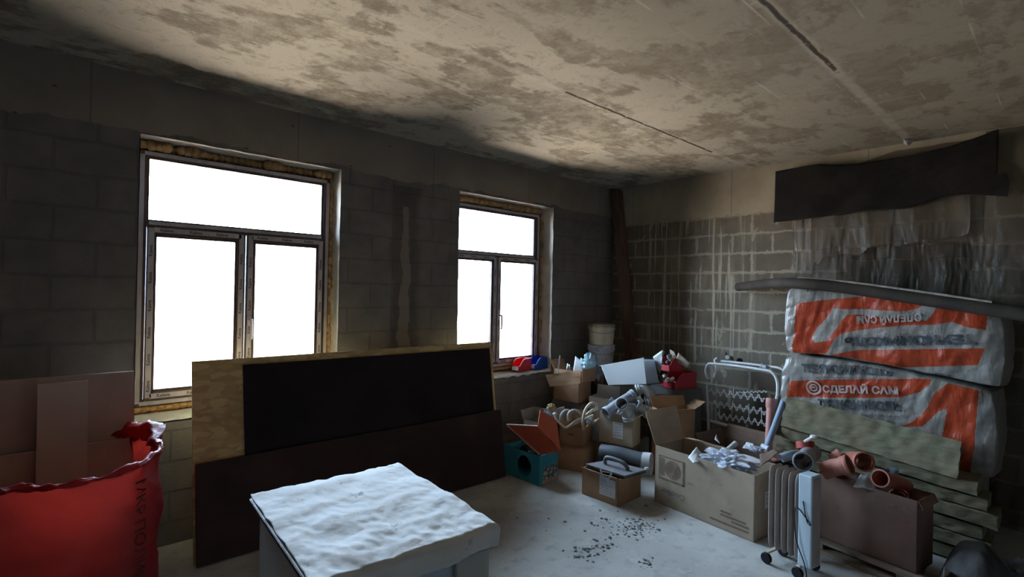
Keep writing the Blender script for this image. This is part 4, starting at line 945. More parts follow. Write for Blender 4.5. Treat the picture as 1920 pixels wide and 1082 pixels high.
crumpled('red_scrap', 'small pinkish red scrap beside the top of the radiator', 'scrap', (-1.649, -2.601, 0.584), (.018, .02, .012), simple('pink_red', (.55, .16, .14), None, 5, .5), 3, sub=2)

# ------------------------------------------------------------------ orange and grey drain parts over the reddish box
M_ORANGE = simple('orange_drain_pvc', (.42, .13, .085), (.36, .105, .07), 3, .5, .4)
M_ORANGE2 = simple('faded_orange_pvc', (.46, .19, .14), (.40, .15, .11), 3, .5, .4)
fitting('grey drain tee with a wide mouth facing the room, on top of the radiator', [(-1.690, -2.794, 0.627), (-1.499, -2.738, 0.602), (-1.318, -2.728, 0.601)], .052, M_GREYP, name='drain_tee')
fitting('tapering grey pipe end pointing left from the drain tee', [(-1.668, -2.652, 0.611), (-1.623, -2.693, 0.630), (-1.521, -2.718, 0.624)], .030, M_GREYP, name='pipe_end', s0=False, s1=False)
rc = thing('pipe_plug', 'red pipe cap with a white clip in it, above the grey drain tee', 'plug', (-1.330, -2.690, 0.624))
m = MB(); m.pipe((-1.349, -2.700, 0.623), (-1.334, -2.687, 0.666), [(0, .060), (1, .060), (1, .054), (.1, .054)], 24); m.build('cap_ring', simple('red_cap_plastic', (.36, .05, .035), None, 3, .5), rc, smooth=True, angle=35)
m = MB(); m.tube([(-1.381, -2.698, 0.677), (-1.367, -2.738, 0.710)], .012, 8); m.lathe((-1.376, -2.757, 0.727), [(-.012, .012), (-.006, .024), (.006, .024), (.012, .012)], 14); m.build('white_clip', M_WHITEP, rc, smooth=True)
fitting('biggest faded orange pipe, lying at the left end of the heap', [(-1.552, -2.866, 0.554), (-1.538, -2.933, 0.593), (-1.534, -3.018, 0.632)], .054, M_ORANGE2, name='drain_pipe', s0=False)
fitting('short orange pipe lying behind the biggest faded one', [(-1.279, -2.845, 0.555), (-1.248, -2.901, 0.596)], .050, M_ORANGE2, name='drain_pipe', s0=False)
fitting('orange elbow with a wide dark mouth in the middle of the heap', [(-1.396, -3.064, 0.635), (-1.289, -2.999, 0.611), (-1.197, -2.920, 0.572)], .052, M_ORANGE, s1=False)
fitting('orange pipe with a pale rim, mouth to the left, right of the middle elbow', [(-1.537, -3.179, 0.592), (-1.410, -3.213, 0.556), (-1.271, -3.259, 0.502)], .046, M_ORANGE, name='drain_pipe', s1=False)
fitting('orange pipe end at the right corner of the reddish box', [(-1.452, -3.255, 0.485), (-1.383, -3.265, 0.424), (-1.278, -3.279, 0.354)], .046, M_ORANGE, name='pipe_end', s1=False)
tag(MB().lathe((-1.283, -3.194, 0.572), [(-.05, .028), (.0, .028), (.006, .031), (.028, .031), (.032, .024), (.034, .001)], 18).build('blue_grey_plug', simple('blue_grey_plastic', (.24, .36, .46), (.2, .3, .4), 4, .5), smooth=True), 'small blue-grey cap poking up behind the orange pipes', 'plug')
sheet('grey_offcut', 'bent grey plastic offcut between the orange pipes', 'scrap', [(-1.540, -3.039, 0.503), (-1.487, -3.156, 0.491), (-1.392, -3.108, 0.556), (-1.412, -3.048, 0.558)], M_GREYP2, crumple=.01)
tag(MB().box(-.10, .10, -.22, .22, -.10, .12, Matrix.Translation((-1.36, -3.08, .33))@Matrix.Rotation(-.15, 4, 'Z')).build('filler_card', M_CARD_DARK), 'dark card insert inside the reddish box below the pipes', 'insert')
# standing pipes by the wool
pp = thing('orange_pipe', 'pinkish orange pipe standing upright by the wire bed frame', 'pipe', (-0.837, -2.245, 0.417))
m = MB(); m.pipe((-0.836, -2.246, 0.390), (-0.696, -2.215, 0.815), [(0, .030), (.80, .033), (.84, .044), (1, .046), (1, .040), (0, .026)], 22); m.build('pipe_body', simple('pink_orange_pvc', (.50, .24, .20), (.44, .2, .165), 3, .5), pp, smooth=True, angle=35)
bp = thing('blue_grey_pipe', 'thin blue-grey pipe leaning from the long carton up to the white sack of insulation', 'pipe', (-1.115, -2.344, 0.494))
m = MB(); m.pipe((-1.170, -2.361, 0.508), (-0.678, -2.312, 0.829), [(0, .024), (1, .024), (1, .020), (0, .020)], 18); m.build('pipe_body', simple('blue_grey_pvc', (.34, .42, .55), (.26, .33, .45), 5, .4), bp, smooth=True, angle=35)

# ------------------------------------------------------------------ oil radiator
M_RADB = simple('brown_grey_enamel', (.42, .36, .32), (.34, .29, .26), 5, .4, .4)
M_RADW = simple('aged_white_enamel', (.50, .58, .64), (.42, .50, .56), 4, .4, .4)
rd = thing('oil_radiator', 'ribbed brown-grey oil radiator with a pale control box, standing before the big carton', 'radiator', (-1.93, -2.78, 0))
ax = V(.055, .29, 0).normalized(); px_ = V(ax.y, -ax.x, 0); base = V(-1.968, -2.935, 0)   # px_ points away from the camera's left
def rib(s_):
    m = MB(); N = 22
    c = base+ax*s_+px_*.078+V(0, 0, .352)
    def outline(rx, rz, k): return [c+px_*(math.copysign(abs(math.cos(q))**.4, math.cos(q))*rx)+V(0, 0, math.copysign(abs(math.sin(q))**.25, math.sin(q))*rz)+ax*k for q in (2*PI*j/N for j in range(N))]
    m.rings([outline(.050, .235, -.010), outline(.074, .262, -.0045), outline(.078, .266, 0), outline(.074, .262, .0045), outline(.050, .235, .010)], True, (True, True)); return m
for k in range(5): rib(.100+.042*k).build('heating_fin', M_RADB, rd, smooth=True, angle=50)
m = MB()
for z_ in (.14, .55): m.tube([base+ax*.06+px_*.078+V(0, 0, z_), base+ax*.28+px_*.078+V(0, 0, z_)], .028, 14)
m.build('oil_channels', M_RADB, rd, smooth=True)
m = MB(); m.slab(base+V(0, 0, .075), ax*.082, px_*.105, (0, 0, .553)); m.build('control_box', M_RADW, rd, bevel=.008)
m = MB(); m.slab(base-ax*.0035+px_*.012+V(0, 0, .09), ax*.0035, px_*.082, (0, 0, .52)); m.build('front_cover', simple('pinkish_white_panel', (.44, .37, .36), None, 5, .5), rd, bevel=.002)
for z_ in (): MB().pipe(base-ax*.004+px_*.078+V(0, 0, z_), base-ax*.026+px_*.078+V(0, 0, z_), [(0, .020), (1, .018), (1, .001), (0, .001)], 18).build('dial_knob', M_DARK, rd, smooth=True, angle=40)
for s_ in (.07, .27):
    m = MB(); m.slab(base+ax*(s_-.012)-px_*.012+V(0, 0, .062), ax*.024, px_*.18, (0, 0, .012)); m.build('wheel_bar', M_CREAM, rd, bevel=.002)
    for o_ in (-.014, .170):
        c = base+ax*s_+px_*o_+V(0, 0, .034); m = MB(); m.pipe(c-px_*.013, c+px_*.013, [(0, .001), (0, .030), (.2, .034), (.8, .034), (1, .030), (1, .001)], 18); m.build('wheel', M_RUBBER, rd, smooth=True, angle=40)
cd = MB(); cd.tube([base-px_*.004+ax*.05+V(0, 0, .47), base-px_*.012+ax*.02+V(0, 0, .36), base-px_*.006+ax*.004+V(0, 0, .35), base-px_*.012+ax*.09+V(0, 0, .42), base-px_*.02+ax*.08+V(0, 0, .24), base-px_*.012+ax*.03+V(0, 0, .10), base-px_*.02+ax*.01+V(0, 0, .012)], .0032, 6, smoothpath=6); cd.build('power_cord', M_RUBBER, rd, smooth=True)

# ------------------------------------------------------------------ folding bed frame with a wire mesh, leaning on the block wall
M_WHITETUBE = simple('white_enamel_tube', (.80, .80, .82), (.70, .70, .72), 6, .4, .5)
fb = thing('folding_bed_frame', 'white tubular folding bed frame with zigzag springs, stood up against the block wall', 'bed frame', (-0.330, -1.749, 0.343))
def bx(u, v, xx): return V(*X_(u, v, xx))
m = MB(); m.tube([(-0.360, -1.479, 0.424), (-0.330, -1.434, 0.792)], .0135, 10); m.tube([(-0.360, -1.502, 0.434), (-0.360, -1.761, 0.413), (-0.360, -2.060, 0.406)], .0135, 10); m.tube([(-0.360, -2.060, 0.406), (-0.330, -2.123, 0.783)], .0135, 10); m.tube([(-0.360, -1.479, 0.430), (-0.380, -1.500, 0.153)], .0135, 10).tube([(-0.360, -2.060, 0.406), (-0.380, -2.067, 0.209)], .0135, 10)
m.build('mesh_frame', M_WHITETUBE, fb, smooth=True)
m = MB(); m.tube([(-0.300, -1.435, 0.838), (-0.300, -1.411, 0.917), (-0.300, -1.433, 0.985), (-0.300, -1.483, 1.002), (-0.300, -1.724, 1.009), (-0.300, -1.998, 1.001), (-0.300, -2.061, 0.989), (-0.300, -2.100, 0.940), (-0.310, -2.119, 0.869), (-0.330, -2.123, 0.769)], .013, 10, smoothpath=4); m.build('leg_hoop', M_WHITETUBE, fb, smooth=True)
m = MB(); m.tube([(-0.170, -1.510, 1.022), (-0.170, -1.772, 1.025), (-0.170, -1.976, 1.023), (-0.170, -2.074, 1.020), (-0.170, -2.127, 0.991), (-0.190, -2.145, 0.920)], .012, 10, smoothpath=4).tube([(-0.280, -1.488, 0.854), (-0.220, -1.484, 0.974), (-0.200, -1.456, 1.024), (-0.190, -1.480, 1.053)], .012, 10, smoothpath=3); m.build('back_hoop', M_WHITETUBE, fb, smooth=True)
m = MB(); m.tube([(-0.170, -1.886, 1.018), (-0.170, -1.926, 1.043), (-0.180, -1.910, 1.001)], .011, 8).tube([(-0.180, -1.930, 1.019), (-0.190, -1.974, 1.014)], .021, 10); m.build('hinge_clamp', M_GREYP2, fb, smooth=True)
def row(p, q, amp, n, k):
    p, q = V(p), V(q); pts = []
    for i in range(n*4+1):
        t_ = i/(n*4); ph = i % 4; w = (0, 1, 0, -1)[ph]*amp
        c = lerp(p, q, t_); pts.append(c+V(0, 0, w+.006*nz(i*.4, k)))
    sq = []
    for i in range(len(pts)-1):                     # square-ish hooks
        a, b = pts[i], pts[i+1]; sq += [a, V(lerp(a.x, b.x, .22), lerp(a.y, b.y, .22), b.z)]
    return sq+[pts[-1]]
for k, (a, b) in enumerate((((-0.350, -1.485, 0.726), (-0.350, -2.022, 0.740)), ((-0.350, -1.527, 0.609), (-0.350, -2.039, 0.618)), ((-0.360, -1.572, 0.501), (-0.360, -2.049, 0.513)))):
    m = MB(); m.tube(row(a, b, .026, 8, k), .0058, 6, smoothpath=2); m.build('zigzag_spring', M_WHITETUBE, fb, smooth=True)
for (a, b) in (((-0.350, -1.485, 0.731), (-0.340, -1.452, 0.725)), ((-0.350, -1.593, 0.621), (-0.360, -1.589, 0.473)), ((-0.350, -1.721, 0.669), (-0.360, -1.713, 0.502)), ((-0.350, -1.875, 0.669), (-0.360, -1.883, 0.504)), ((-0.350, -1.994, 0.655), (-0.360, -2.001, 0.498)), ((-0.340, -1.545, 0.836), (-0.360, -1.557, 0.440)), ((-0.340, -1.719, 0.792), (-0.350, -1.725, 0.706)), ((-0.360, -1.863, 0.475), (-0.360, -1.864, 0.409))):
    MB().tube([a, b], .0035, 6).build('link_wire', M_WHITETUBE, fb, smooth=True)
m = MB(); m.tube(row((-0.340, -1.778, 0.760), (-0.340, -2.036, 0.810), .008, 7, 9), .0035, 6); m.build('edge_coil', M_WHITETUBE, fb, smooth=True)
kn = thing('wall_socket', 'small round white fitting on the block wall above the bed frame', 'fitting', (-0.010, -1.508, 1.049))
m = MB(); m.pipe((0.000, -1.504, 1.048), (-0.035, -1.517, 1.050), [(0, .022), (.7, .024), (1, .018), (1, .001), (0, .001)], 18); m.build('cap', M_WHITEP, kn, smooth=True, angle=35)
m = MB(); m.tube([(-0.004, -1.488, 1.052), (-0.004, -1.482, 1.096)], .004, 6); m.build('wire', M_RUBBER, kn)
tag(MB().pipe((0.000, -1.622, 1.027), (-0.020, -1.631, 1.028), [(0, .026), (.7, .028), (1, .020), (1, .001), (0, .001)], 18).build('black_wall_boss', M_RUBBER, smooth=True, angle=35), 'black round boss on the block wall behind the bed frame', 'fitting')

# ------------------------------------------------------------------ insulation packs
def m_packfilm(name, col):
    t = NT(name); co = t.obj()
    mp = t.n('ShaderNodeMapping'); t.set(mp.inputs[0], co); mp.inputs['Rotation'].default_value = (.5, 0, 0); mp.inputs['Scale'].default_value = (4, 9, 3)
    n = t.noise(mp.outputs[0], 1.6, 6, .6, 1.2); n2 = t.noise(co, 30, 4)
    c = t.mix(t.ramp(n2, .35, .7), col, tuple(x*.82 for x in col))
    return t.done(t.bsdf(c, .30, .5, bump=t.math('ADD', n, t.math('MULTIPLY', n2, .08)), bstr=.22, bdist=.035))
M_PW, M_PO, M_PK = m_packfilm('white_pack_film', (.30, .275, .245)), m_packfilm('orange_pack_print', (.42, .055, .018)), simple('pack_lettering', (.05, .055, .06), (.09, .09, .10), 16, .55)
M_PG = simple('pale_pack_lettering', (.42, .38, .35), (.36, .30, .27), 16, .5)
def pack(label, out_top, out_bot, ends, polys, cuts, seed):
    """pillow-shaped wrapped pack. out_top / out_bot: (y, z) lines of its face, ends: y of the left and right end"""
    t = thing('insulation_pack', label, 'pack', (-.42, sum(ends)/2, out_bot[0][1]))
    def line(P, y):
        for (y0, z0), (y1, z1) in zip(P, P[1:]):
            if y1 <= y <= y0: return lerp(z0, z1, (y0-y)/(y0-y1))
        return P[0][1] if y > P[0][0] else P[-1][1]
    def S_(b, c, a):
        """b along the pack 0..1 (left to right), c up 0..1, a depth 0..1 (0 = room side)"""
        B, Cc, Aa = b*2-1, c*2-1, a*2-1
        k = (abs(B)**14+abs(Cc)**6+abs(Aa)**6)**(-1/9); k = min(1.0, k) if max(abs(B), abs(Cc), abs(Aa)) > .6 else 1.0
        k = lerp(1, k, .9)
        B *= (abs(B)**14+1e-9+abs(Cc)**8*.5+abs(Aa)**8*.5+.0)**0 ; B2 = B*(1-.035*Cc*Cc*(abs(B)**4)-.03*Aa*Aa*abs(B)**4)
        y = lerp(ends[0], ends[1], (B2+1)/2); zt, zb = line(out_top, y), line(out_bot, y)
        z = lerp(zb, zt, (Cc*k+1)/2); x = -.41+.335*Aa*k
        w = .012*nz(y*5+seed, z*8, a*2)+.004*nz(y*16, z*9+y*12, seed)+.004*(abs(nz(y*4+z*9+seed, z*3-y*6, 7))**.7)*(1+2*max(0, b*-8+1))
        if Aa < -.9: x -= w*1.4
        y += .010*nz(z*9, a*5, seed+b*2)*(1 if abs(B) > .9 else 0)
        return V(x, y, z+.008*nz(y*8, a*6, seed)*(1 if abs(Cc) > .9 else .0))
    m = MB(); NB, NC = 250, 104
    def mi(u, v):
        p = S_(u, v, 0)
        hit = any(inpoly(p.y, p.z, P) for P in polys) and not any(inpoly(p.y, p.z, P) for P in cuts)
        return 1 if hit else 0
    m.grid(NB, NC, lambda u, v: S_(u, v, 0), mi)
    m.grid(NB, 14, lambda u, v: S_(u, 1, v)); m.grid(NB, 14, lambda u, v: S_(u, 0, v)); m.grid(40, 30, lambda u, v: S_(u, v, 1))
    m.grid(NC, 14, lambda u, v: S_(0, u, v)); m.grid(NC, 14, lambda u, v: S_(1, u, v))
    bmesh.ops.remove_doubles(m.bm, verts=m.bm.verts, dist=.0008)
    m.build('pack_wrapper', [M_PW, M_PO], t, smooth=True, angle=75)
    def at(y, z, off=.012):
        # point of the face nearest to (y, z)
        b = (ends[0]-y)/(ends[0]-ends[1]); zt, zb = line(out_top, y), line(out_bot, y); c = (z-zb)/(zt-zb)
        for _ in range(4):
            p = S_(b, c, 0); b += (p.y-y)/(ends[0]-ends[1]); c += (z-p.z)/(zt-zb)
            b = min(max(b, 0), 1); c = min(max(c, 0), 1)
        p = S_(b, c, 0); return V(p.x-off, p.y, p.z)
    return t, at
def write(t, at, text, p0, p1, size, mat, bold=.03, squash=1.0):
    """p0 -> p1 (y, z) run of the base line in reading order; letters stand to its left as read"""
    p0, p1 = Vector(p0), Vector(p1); d = p1-p0; n = Vector((d.y, -d.x)).normalized()
    def pl(x, y): q = p0+d*x+n*y; return at(q.x, q.y)
    return lettering('lettering', text, size, pl, mat, t, bold, squash)
PL = lambda *P: [(a, b) for a, b in P]
def c1(P): return P
p1t, p1at = pack('upper wrapped insulation pack with its orange and black print upside down',
    [(-2.310, 1.772), (-2.442, 1.826), (-2.821, 1.818), (-3.154, 1.761), (-3.449, 1.692), (-3.700, 1.613)],
    [(-2.319, 1.216), (-2.419, 1.217), (-2.703, 1.222), (-2.958, 1.201), (-3.162, 1.176), (-3.428, 1.148), (-3.705, 1.104)],
    [-2.302, -3.694],
    [[(-2.417, 1.646), (-2.698, 1.690), (-3.008, 1.729), (-3.233, 1.714), (-3.591, 1.630), (-3.581, 1.505), (-3.490, 1.517), (-3.408, 1.549), (-3.323, 1.525), (-3.144, 1.509), (-2.851, 1.454), (-2.757, 1.423), (-2.703, 1.376), (-2.649, 1.265), (-2.525, 1.176), (-2.419, 1.164), (-2.387, 1.252)],
     [(-2.716, 1.259), (-2.853, 1.301), (-3.147, 1.335), (-3.578, 1.384), (-3.545, 1.268), (-3.369, 1.239), (-3.054, 1.189), (-2.855, 1.189), (-2.706, 1.194), (-2.419, 1.164), (-2.418, 1.203), (-2.616, 1.224)]],
    [[(-2.683, 1.611), (-2.786, 1.611), (-2.755, 1.534), (-2.702, 1.444), (-2.643, 1.352), (-2.558, 1.332), (-2.536, 1.369), (-2.567, 1.447), (-2.634, 1.527)],
     [(-2.786, 1.611), (-2.880, 1.618), (-3.124, 1.608), (-3.216, 1.631), (-3.278, 1.678), (-3.334, 1.664), (-3.305, 1.602), (-3.270, 1.548), (-3.125, 1.559), (-2.951, 1.562), (-2.870, 1.574), (-2.786, 1.570), (-2.755, 1.534)]], 2.0)
write(p1t, p1at, 'ТЕХНОНИКОЛЬ', (-3.525, 1.472), (-2.770, 1.387), .084, M_PK, .045, 1.0)
write(p1t, p1at, 'ТЕХНО', (-2.475, 1.743), (-2.779, 1.785), .075, M_PK, .045, 1.0)
write(p1t, p1at, 'СДЕЛАЙ САМ', (-3.242, 1.599), (-2.846, 1.556), .072, M_PG, .04, 1.0)
write(p1t, p1at, 'строительные системы', (-3.451, 1.499), (-2.784, 1.417), .026, M_PG, .0, 1.0)
write(p1t, p1at, 'ТЕ', (-3.427, 1.177), (-3.319, 1.184), .075, M_PK, .045, 1.0)
p2t, p2at = pack('lower wrapped insulation pack with an orange band, under the upside-down printed one',
    [(-2.199, 1.167), (-2.419, 1.226), (-2.703, 1.222), (-2.958, 1.201), (-3.162, 1.176), (-3.428, 1.140), (-3.680, 1.100)],
    [(-2.209, 0.584), (-2.839, 0.591), (-3.687, 0.492)],
    [-2.282, -3.660],
    [[(-2.373, 0.995), (-2.612, 1.041), (-3.002, 1.100), (-3.302, 1.141), (-3.290, 1.098), (-3.240, 1.042), (-3.133, 0.986), (-2.834, 0.933), (-2.595, 0.894), (-2.350, 0.862)],
     [(-3.391, 1.124), (-3.551, 1.115), (-3.532, 0.695), (-3.504, 0.492), (-3.365, 0.526), (-3.361, 0.776), (-3.249, 0.798), (-3.136, 0.774), (-3.204, 0.826), (-3.272, 0.915), (-3.320, 1.043)]],
    [[(-3.391, 0.952), (-3.345, 0.921), (-3.235, 0.772), (-3.359, 0.710)]], 5.0)
write(p2t, p2at, 'ТЕХНОНИКОЛЬ', (-2.470, 1.087), (-3.074, 1.137), .084, M_PK, .045, 1.0)
write(p2t, p2at, 'строительные системы', (-2.482, 1.049), (-3.035, 1.112), .026, M_PG, .0)
write(p2t, p2at, 'СДЕЛАЙ САМ', (-2.625, 0.945), (-3.117, 1.007), .072, M_PG, .04, 1.0)
write(p2t, p2at, 'ТЕХНОНИКОЛЬ', (-2.596, 0.821), (-3.134, 0.890), .084, M_PK, .045, 1.0)
write(p2t, p2at, 'строительные', (-2.835, 0.811), (-3.135, 0.851), .03, M_PG, .0)
m = MB(); cy_, cz_ = (-2.555, 0.969)                 # round emblem in the orange band
for r0, r1 in ((.058, .044), (.030, .020)):
    for j in range(28):
        q0, q1 = 2*PI*j/28, 2*PI*(j+1)/28
        m.quad([p2at(cy_+r0*math.cos(q0), cz_+r0*math.sin(q0)), p2at(cy_+r0*math.cos(q1), cz_+r0*math.sin(q1)), p2at(cy_+r1*math.cos(q1), cz_+r1*math.sin(q1)), p2at(cy_+r1*math.cos(q0), cz_+r1*math.sin(q0))])
m.quad([p2at(cy_-.012, cz_-.004), p2at(cy_+.018, cz_-.004), p2at(cy_+.018, cz_+.008), p2at(cy_-.012, cz_+.008)])
m.build('round_emblem', M_PG, p2t)
tag(MB().box(-.72, -.10, -3.56, -2.40, 0, .49).build('covered_pack', simple('grey_pack_film', (.22, .22, .23), (.16, .16, .17), 4, .4, .4), bevel=.04), 'bottom grey wrapped pack carrying the two printed ones', 'pack')

# ------------------------------------------------------------------ mineral wool slabs in front of the packs
def m_wool():
    t = NT('mineral_wool'); co = t.obj(); mp = t.n('ShaderNodeMapping'); t.set(mp.inputs[0], co); mp.inputs['Scale'].default_value = (1, .35, 1.6)
    n = t.noise(mp.outputs[0], 26, 6, .7, .5); n2 = t.noise(co, 3, 5, .6)
    c = t.mix(t.ramp(n, .35, .65), (.25, .235, .155), (.19, .175, .115)); c = t.mix(t.math('MULTIPLY', t.ramp(n2, .45, .65), .55), c, (.24, .185, .115))
    return t.done(t.bsdf(c, .98, .05, bump=n, bstr=.8, bdist=.008))
M_WOOL = m_wool()
WL = ['top slab of the mineral wool stack, under the leaning one', 'second mineral wool slab from the top of the stack', 'third mineral wool slab from the top of the stack', 'fourth mineral wool slab down the stack', 'fifth mineral wool slab down the stack', 'lowest mineral wool slab of the stack']
def wool(label, o, e, f, g):
    o, e, f, g = V(o), V(e), V(f), V(g); m = MB()
    def side(p, a, b, nu, nv):
        def fn(u, v):
            q = p+a*u+b*v; return q+V(nz(q.y*14, q.z*30, 1), nz(q.x*25, q.z*30, 2), nz(q.y*12, q.x*14, 3))*.008
        m.grid(nu, nv, fn)
    side(o, e, g, 70, 6); side(o+f, e, g, 70, 6); side(o, e, f, 70, 14); side(o+g, e, f, 70, 14); side(o, f, g, 14, 6); side(o+e, f, g, 14, 6)
    bmesh.ops.remove_doubles(m.bm, verts=m.bm.verts, dist=.0005)
    return tag(m.build('mineral_wool_slab', M_WOOL, smooth=True, angle=50), label, 'insulation slab')
offs = ((-2.40, 3.575, -.985), (-2.36, 3.62, -.965), (-2.42, 3.67, -.99), (-2.38, 3.60, -.97), (-2.44, 3.64, -.98), (-2.40, 3.58, -.96))
for k, (y0, y1, xf) in enumerate(offs):
    zt = .655-k*.092; L = y1+y0; L = y1-(-y0)
    wool(WL[k], (xf, y0, zt-.078), (0, -(y1+y0), -.115), (.235, 0, 0), (0, 0, .078 if k != 1 else .070))
wool('wide mineral wool slab lying tilted on top of the stack, against the lower pack', (-1.005, -2.405, .675), (0, -1.075, -.125), (.135, 0, .215), (.035, 0, -.022))
tag(MB().box(-.97, -.74, -3.05, -2.42, 0, .095).build('bearer_block', M_CARD_DARK), 'dark bearer under the left end of the mineral wool stack', 'block')

# ------------------------------------------------------------------ the long pole over the packs, the film and the black membrane on the wall
po = thing('long_pole', 'long grey-brown pole lying over the insulation packs', 'pole', (-0.500, -3.110, 1.719))
m = MB(); m.tube([(-0.060, -1.630, 1.790), (-0.460, -2.075, 1.815), (-0.820, -2.433, 1.811), (-0.830, -2.807, 1.775), (-0.840, -3.291, 1.698), (-0.860, -3.718, 1.629), (-0.880, -3.926, 1.593)], [.044, .048], 14, smoothpath=4); m.build('pole_shaft', simple('dusty_grey_pole', (.055, .043, .033), (.038, .03, .024), 6, .8), po, smooth=True)
m = MB(); m.tube([(-0.835, -2.450, 1.854), (-0.845, -2.810, 1.820), (-0.855, -3.293, 1.746), (-0.870, -3.620, 1.689)], .009, 8, smoothpath=3); m.build('paper_edge', simple('pale_edge', (.42, .38, .32), (.3, .27, .22), 20, .9), po, smooth=True)
def m_film():
    t = NT('polyethylene_film'); co = t.obj(); mp = t.n('ShaderNodeMapping'); t.set(mp.inputs[0], co); mp.inputs['Scale'].default_value = (1, 1, .45)
    n = t.noise(mp.outputs[0], 4.5, 6, .6, 1.6)
    b = t.bsdf(t.mix(t.ramp(n, .35, .65), (.25, .19, .135), (.18, .14, .10)), .32, .5, bump=n, bstr=.7, bdist=.05)
    tl = t.n('ShaderNodeBsdfTranslucent'); t.set(tl.inputs[0], (.34, .27, .19, 1)); tr = t.n('ShaderNodeBsdfTransparent')
    m1 = t.n('ShaderNodeMixShader'); m1.inputs[0].default_value = .25; t.set(m1.inputs[1], b); t.set(m1.inputs[2], tl)
    m2 = t.n('ShaderNodeMixShader'); m2.inputs[0].default_value = .46; t.set(m2.inputs[1], m1.outputs[0]); t.set(m2.inputs[2], tr)
    return t.done(m2.outputs[0])
M_FILM = m_film()
def film(label, y0, y1, top, bot, x0, seed, amp=.05):
    def fn(u, v):
        y = lerp(y0, y1, u); zt = top(u); zb = bot(u); z = lerp(zb, zt, v)
        f = (1-.55*v)
        x = x0-amp*f*(.5+.5*math.sin(y*17+seed+2.5*nz(y*2, z*1.2, seed)))-amp*.7*f*abs(nz(y*9, z*1.5, seed))-.012*abs(nz(y*25, z*7, seed+2))
        return V(x, y+.02*nz(y*6, z*4, seed), z)
    m = MB(); m.grid(150, 80, fn); return tag(m.build('plastic_film', M_FILM, smooth=True, angle=180), label, 'plastic sheet')
film('long dusty polyethylene film hanging over the doorway on the block wall', -2.28, -3.56, lambda u: 2.80+.16*min(1, u*2), lambda u: .02+.05*nz(u*20, 1), -.008, 1.0, .022)
film('second fold of film hanging down to the doorway top, below the black sheet', -2.14, -3.42, lambda u: 2.50+.05*u, lambda u: 2.02+.20*u+.05*nz(u*11, 4)-.28*max(0, .22-u)/.22*abs(math.sin(u*60)), -.035, 4.0, .028)
film('brownish film bulging off the wall at the right of the doorway, up to the ceiling', -3.50, -5.2, lambda u: 3.0, lambda u: .05, -.015, 7.0, .035)
M_MEMB = simple('black_roofing_membrane', (.014, .012, .012), (.024, .020, .019), 5, .85, .12, bump=.5, bscale=9, bdist=.02)
mb_ = thing('roofing_membrane', 'long black roofing membrane nailed along the top of the block wall', 'membrane', (-0.050, -2.633, 2.595))
tops = [(-1.984, 2.920), (-2.207, 2.926), (-2.375, 2.928), (-2.475, 2.906), (-2.722, 2.874), (-2.876, 2.880), (-3.065, 2.887), (-3.275, 2.908), (-3.436, 2.947), (-3.577, 2.991)]
bots = [(-1.993, 2.420), (-2.155, 2.422), (-2.434, 2.441), (-2.747, 2.463), (-2.992, 2.452), (-3.081, 2.464), (-3.200, 2.503), (-3.283, 2.523), (-3.369, 2.522), (-3.535, 2.496)]
def interp(P, y):
    for (y0, z0), (y1, z1) in zip(P, P[1:]):
        if y1 <= y <= y0: return lerp(z0, z1, (y0-y)/(y0-y1))
    return P[0][1] if y > P[0][0] else P[-1][1]
m = MB(); ya, yb = tops[0][0], tops[-1][0]
def memb(u, v):
    y = lerp(ya, yb, u); z = lerp(interp(bots, y), min(interp(tops, y), 2.99), v)
    if u > .94: y += (u-.94)/.06*(-.03+.10*(1-v))*0
    return V(-.085-.02*nz(y*2.6, z*2, 3)-.035*(1-v)*(.5+.5*math.sin(y*5)), y, z)
m.grid(110, 26, memb); m.build('membrane_sheet', M_MEMB, mb_, solid=.004, smooth=True)
tail = [(-3.488, 2.643), (-3.627, 2.648), (-3.644, 2.561), (-3.636, 2.467), (-3.538, 2.487), (-3.413, 2.519)]
m = MB(); m.prism([V(-.135, a, b) for a, b in tail], V(.005, 0, 0)); m.build('membrane_tail', M_MEMB, mb_)
# loose mortar crumb on the joint above the membrane
crumpled('mortar_lump', 'pale lump of mortar at the end of the ceiling joint above the membrane', 'lump', (-.10, -3.03, 3.0), (.05, .03, .03), simple('pale_mortar', (.46, .42, .35), None, 9, .9), 3, sub=2)

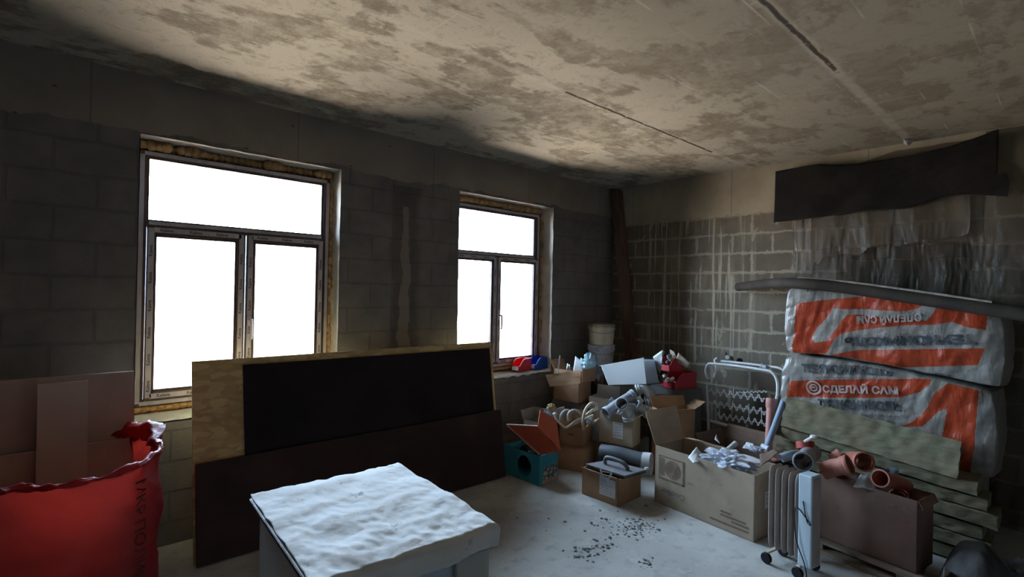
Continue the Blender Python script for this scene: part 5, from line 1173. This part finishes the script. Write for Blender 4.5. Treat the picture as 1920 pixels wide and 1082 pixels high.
# ------------------------------------------------------------------ dark heap and bags at the bottom right
M_TARP = simple('dark_grey_tarpaulin', (.075, .07, .068), (.05, .046, .045), 5, .7, .3, bump=.6, bscale=12, bdist=.02)
hp = MB()
def heap(u, v):
    a = u*2*PI; r = v; h = .34*(1-r**2.6); k = 1+.12*nz(math.cos(a)*1.6, math.sin(a)*1.6, 4)
    x, y = -1.46+.21*r*k*math.cos(a), -3.63+.20*r*k*math.sin(a)
    return V(x, y, max(.004, h*(1+.18*nz(x*5, y*5, 1))+.02*nz(x*16, y*16, 2)))
hp.grid(60, 30, heap); bmesh.ops.remove_doubles(hp.bm, verts=hp.bm.verts, dist=.0005)
tag(hp.build('tarpaulin_heap', M_TARP, smooth=True, angle=60), 'dark grey tarpaulin heap on the floor right of the reddish box', 'tarpaulin')
crumpled('blue_bag', 'bluish glossy plastic bag on the floor in the bottom right corner', 'bag', (-1.361, -3.722, 0.120), (.10, .10, .07), m_bag('blue_black_bag', (.14, .17, .24), .2, .25), 4, sub=4)
crumpled('grey_bag', 'grey glossy plastic bag behind the bluish one in the bottom right corner', 'bag', (-1.276, -3.814, 0.140), (.09, .09, .08), m_bag('dark_grey_bag', (.20, .21, .25), .2, .3), 9, sub=4)
sheet('card_corner', 'pale corner of card standing on the floor below the dark heap', 'scrap', [(-1.466, -3.477, 0.060), (-1.425, -3.548, 0.060), (-1.445, -3.526, 0.110), (-1.755, -3.519, 0.260)], M_TAN)

# ------------------------------------------------------------------ crumbs on the floor
rnd = random.Random(4); m = MB()
for (u0, v0, su, sv, n) in ((-2.173, -1.845, 0.1, 0.07, 210), (-2.642, -1.853, 0.1, 0.06, 120), (-2.53, -2.159, 0.05, 0.03, 40), (-2.232, -1.603, 0.1, 0.05, 30), (-2.782, -1.42, 0.6, 0.5, 60)):
    for _ in range(n):
        x, y = rnd.gauss(u0, su), rnd.gauss(v0, sv); r = .002+.009*rnd.random()**3
        if -1.75 < x < -1.2 and y < -1.6: continue
        vs = bmesh.ops.create_icosphere(m.bm, subdivisions=1, radius=r)['verts']
        for w in vs: w.co = V(x+w.co.x*(.8+rnd.random()), y+w.co.y*(.8+rnd.random()), max(.0, w.co.z*.6+r*.35))
o = m.build('mortar_crumbs', simple('dark_crumbs', (.17, .165, .16), (.25, .24, .22), 9, .95)); tag(o, 'dark mortar crumbs scattered on the floor in front of the cartons', 'debris'); o['kind'] = 'stuff'
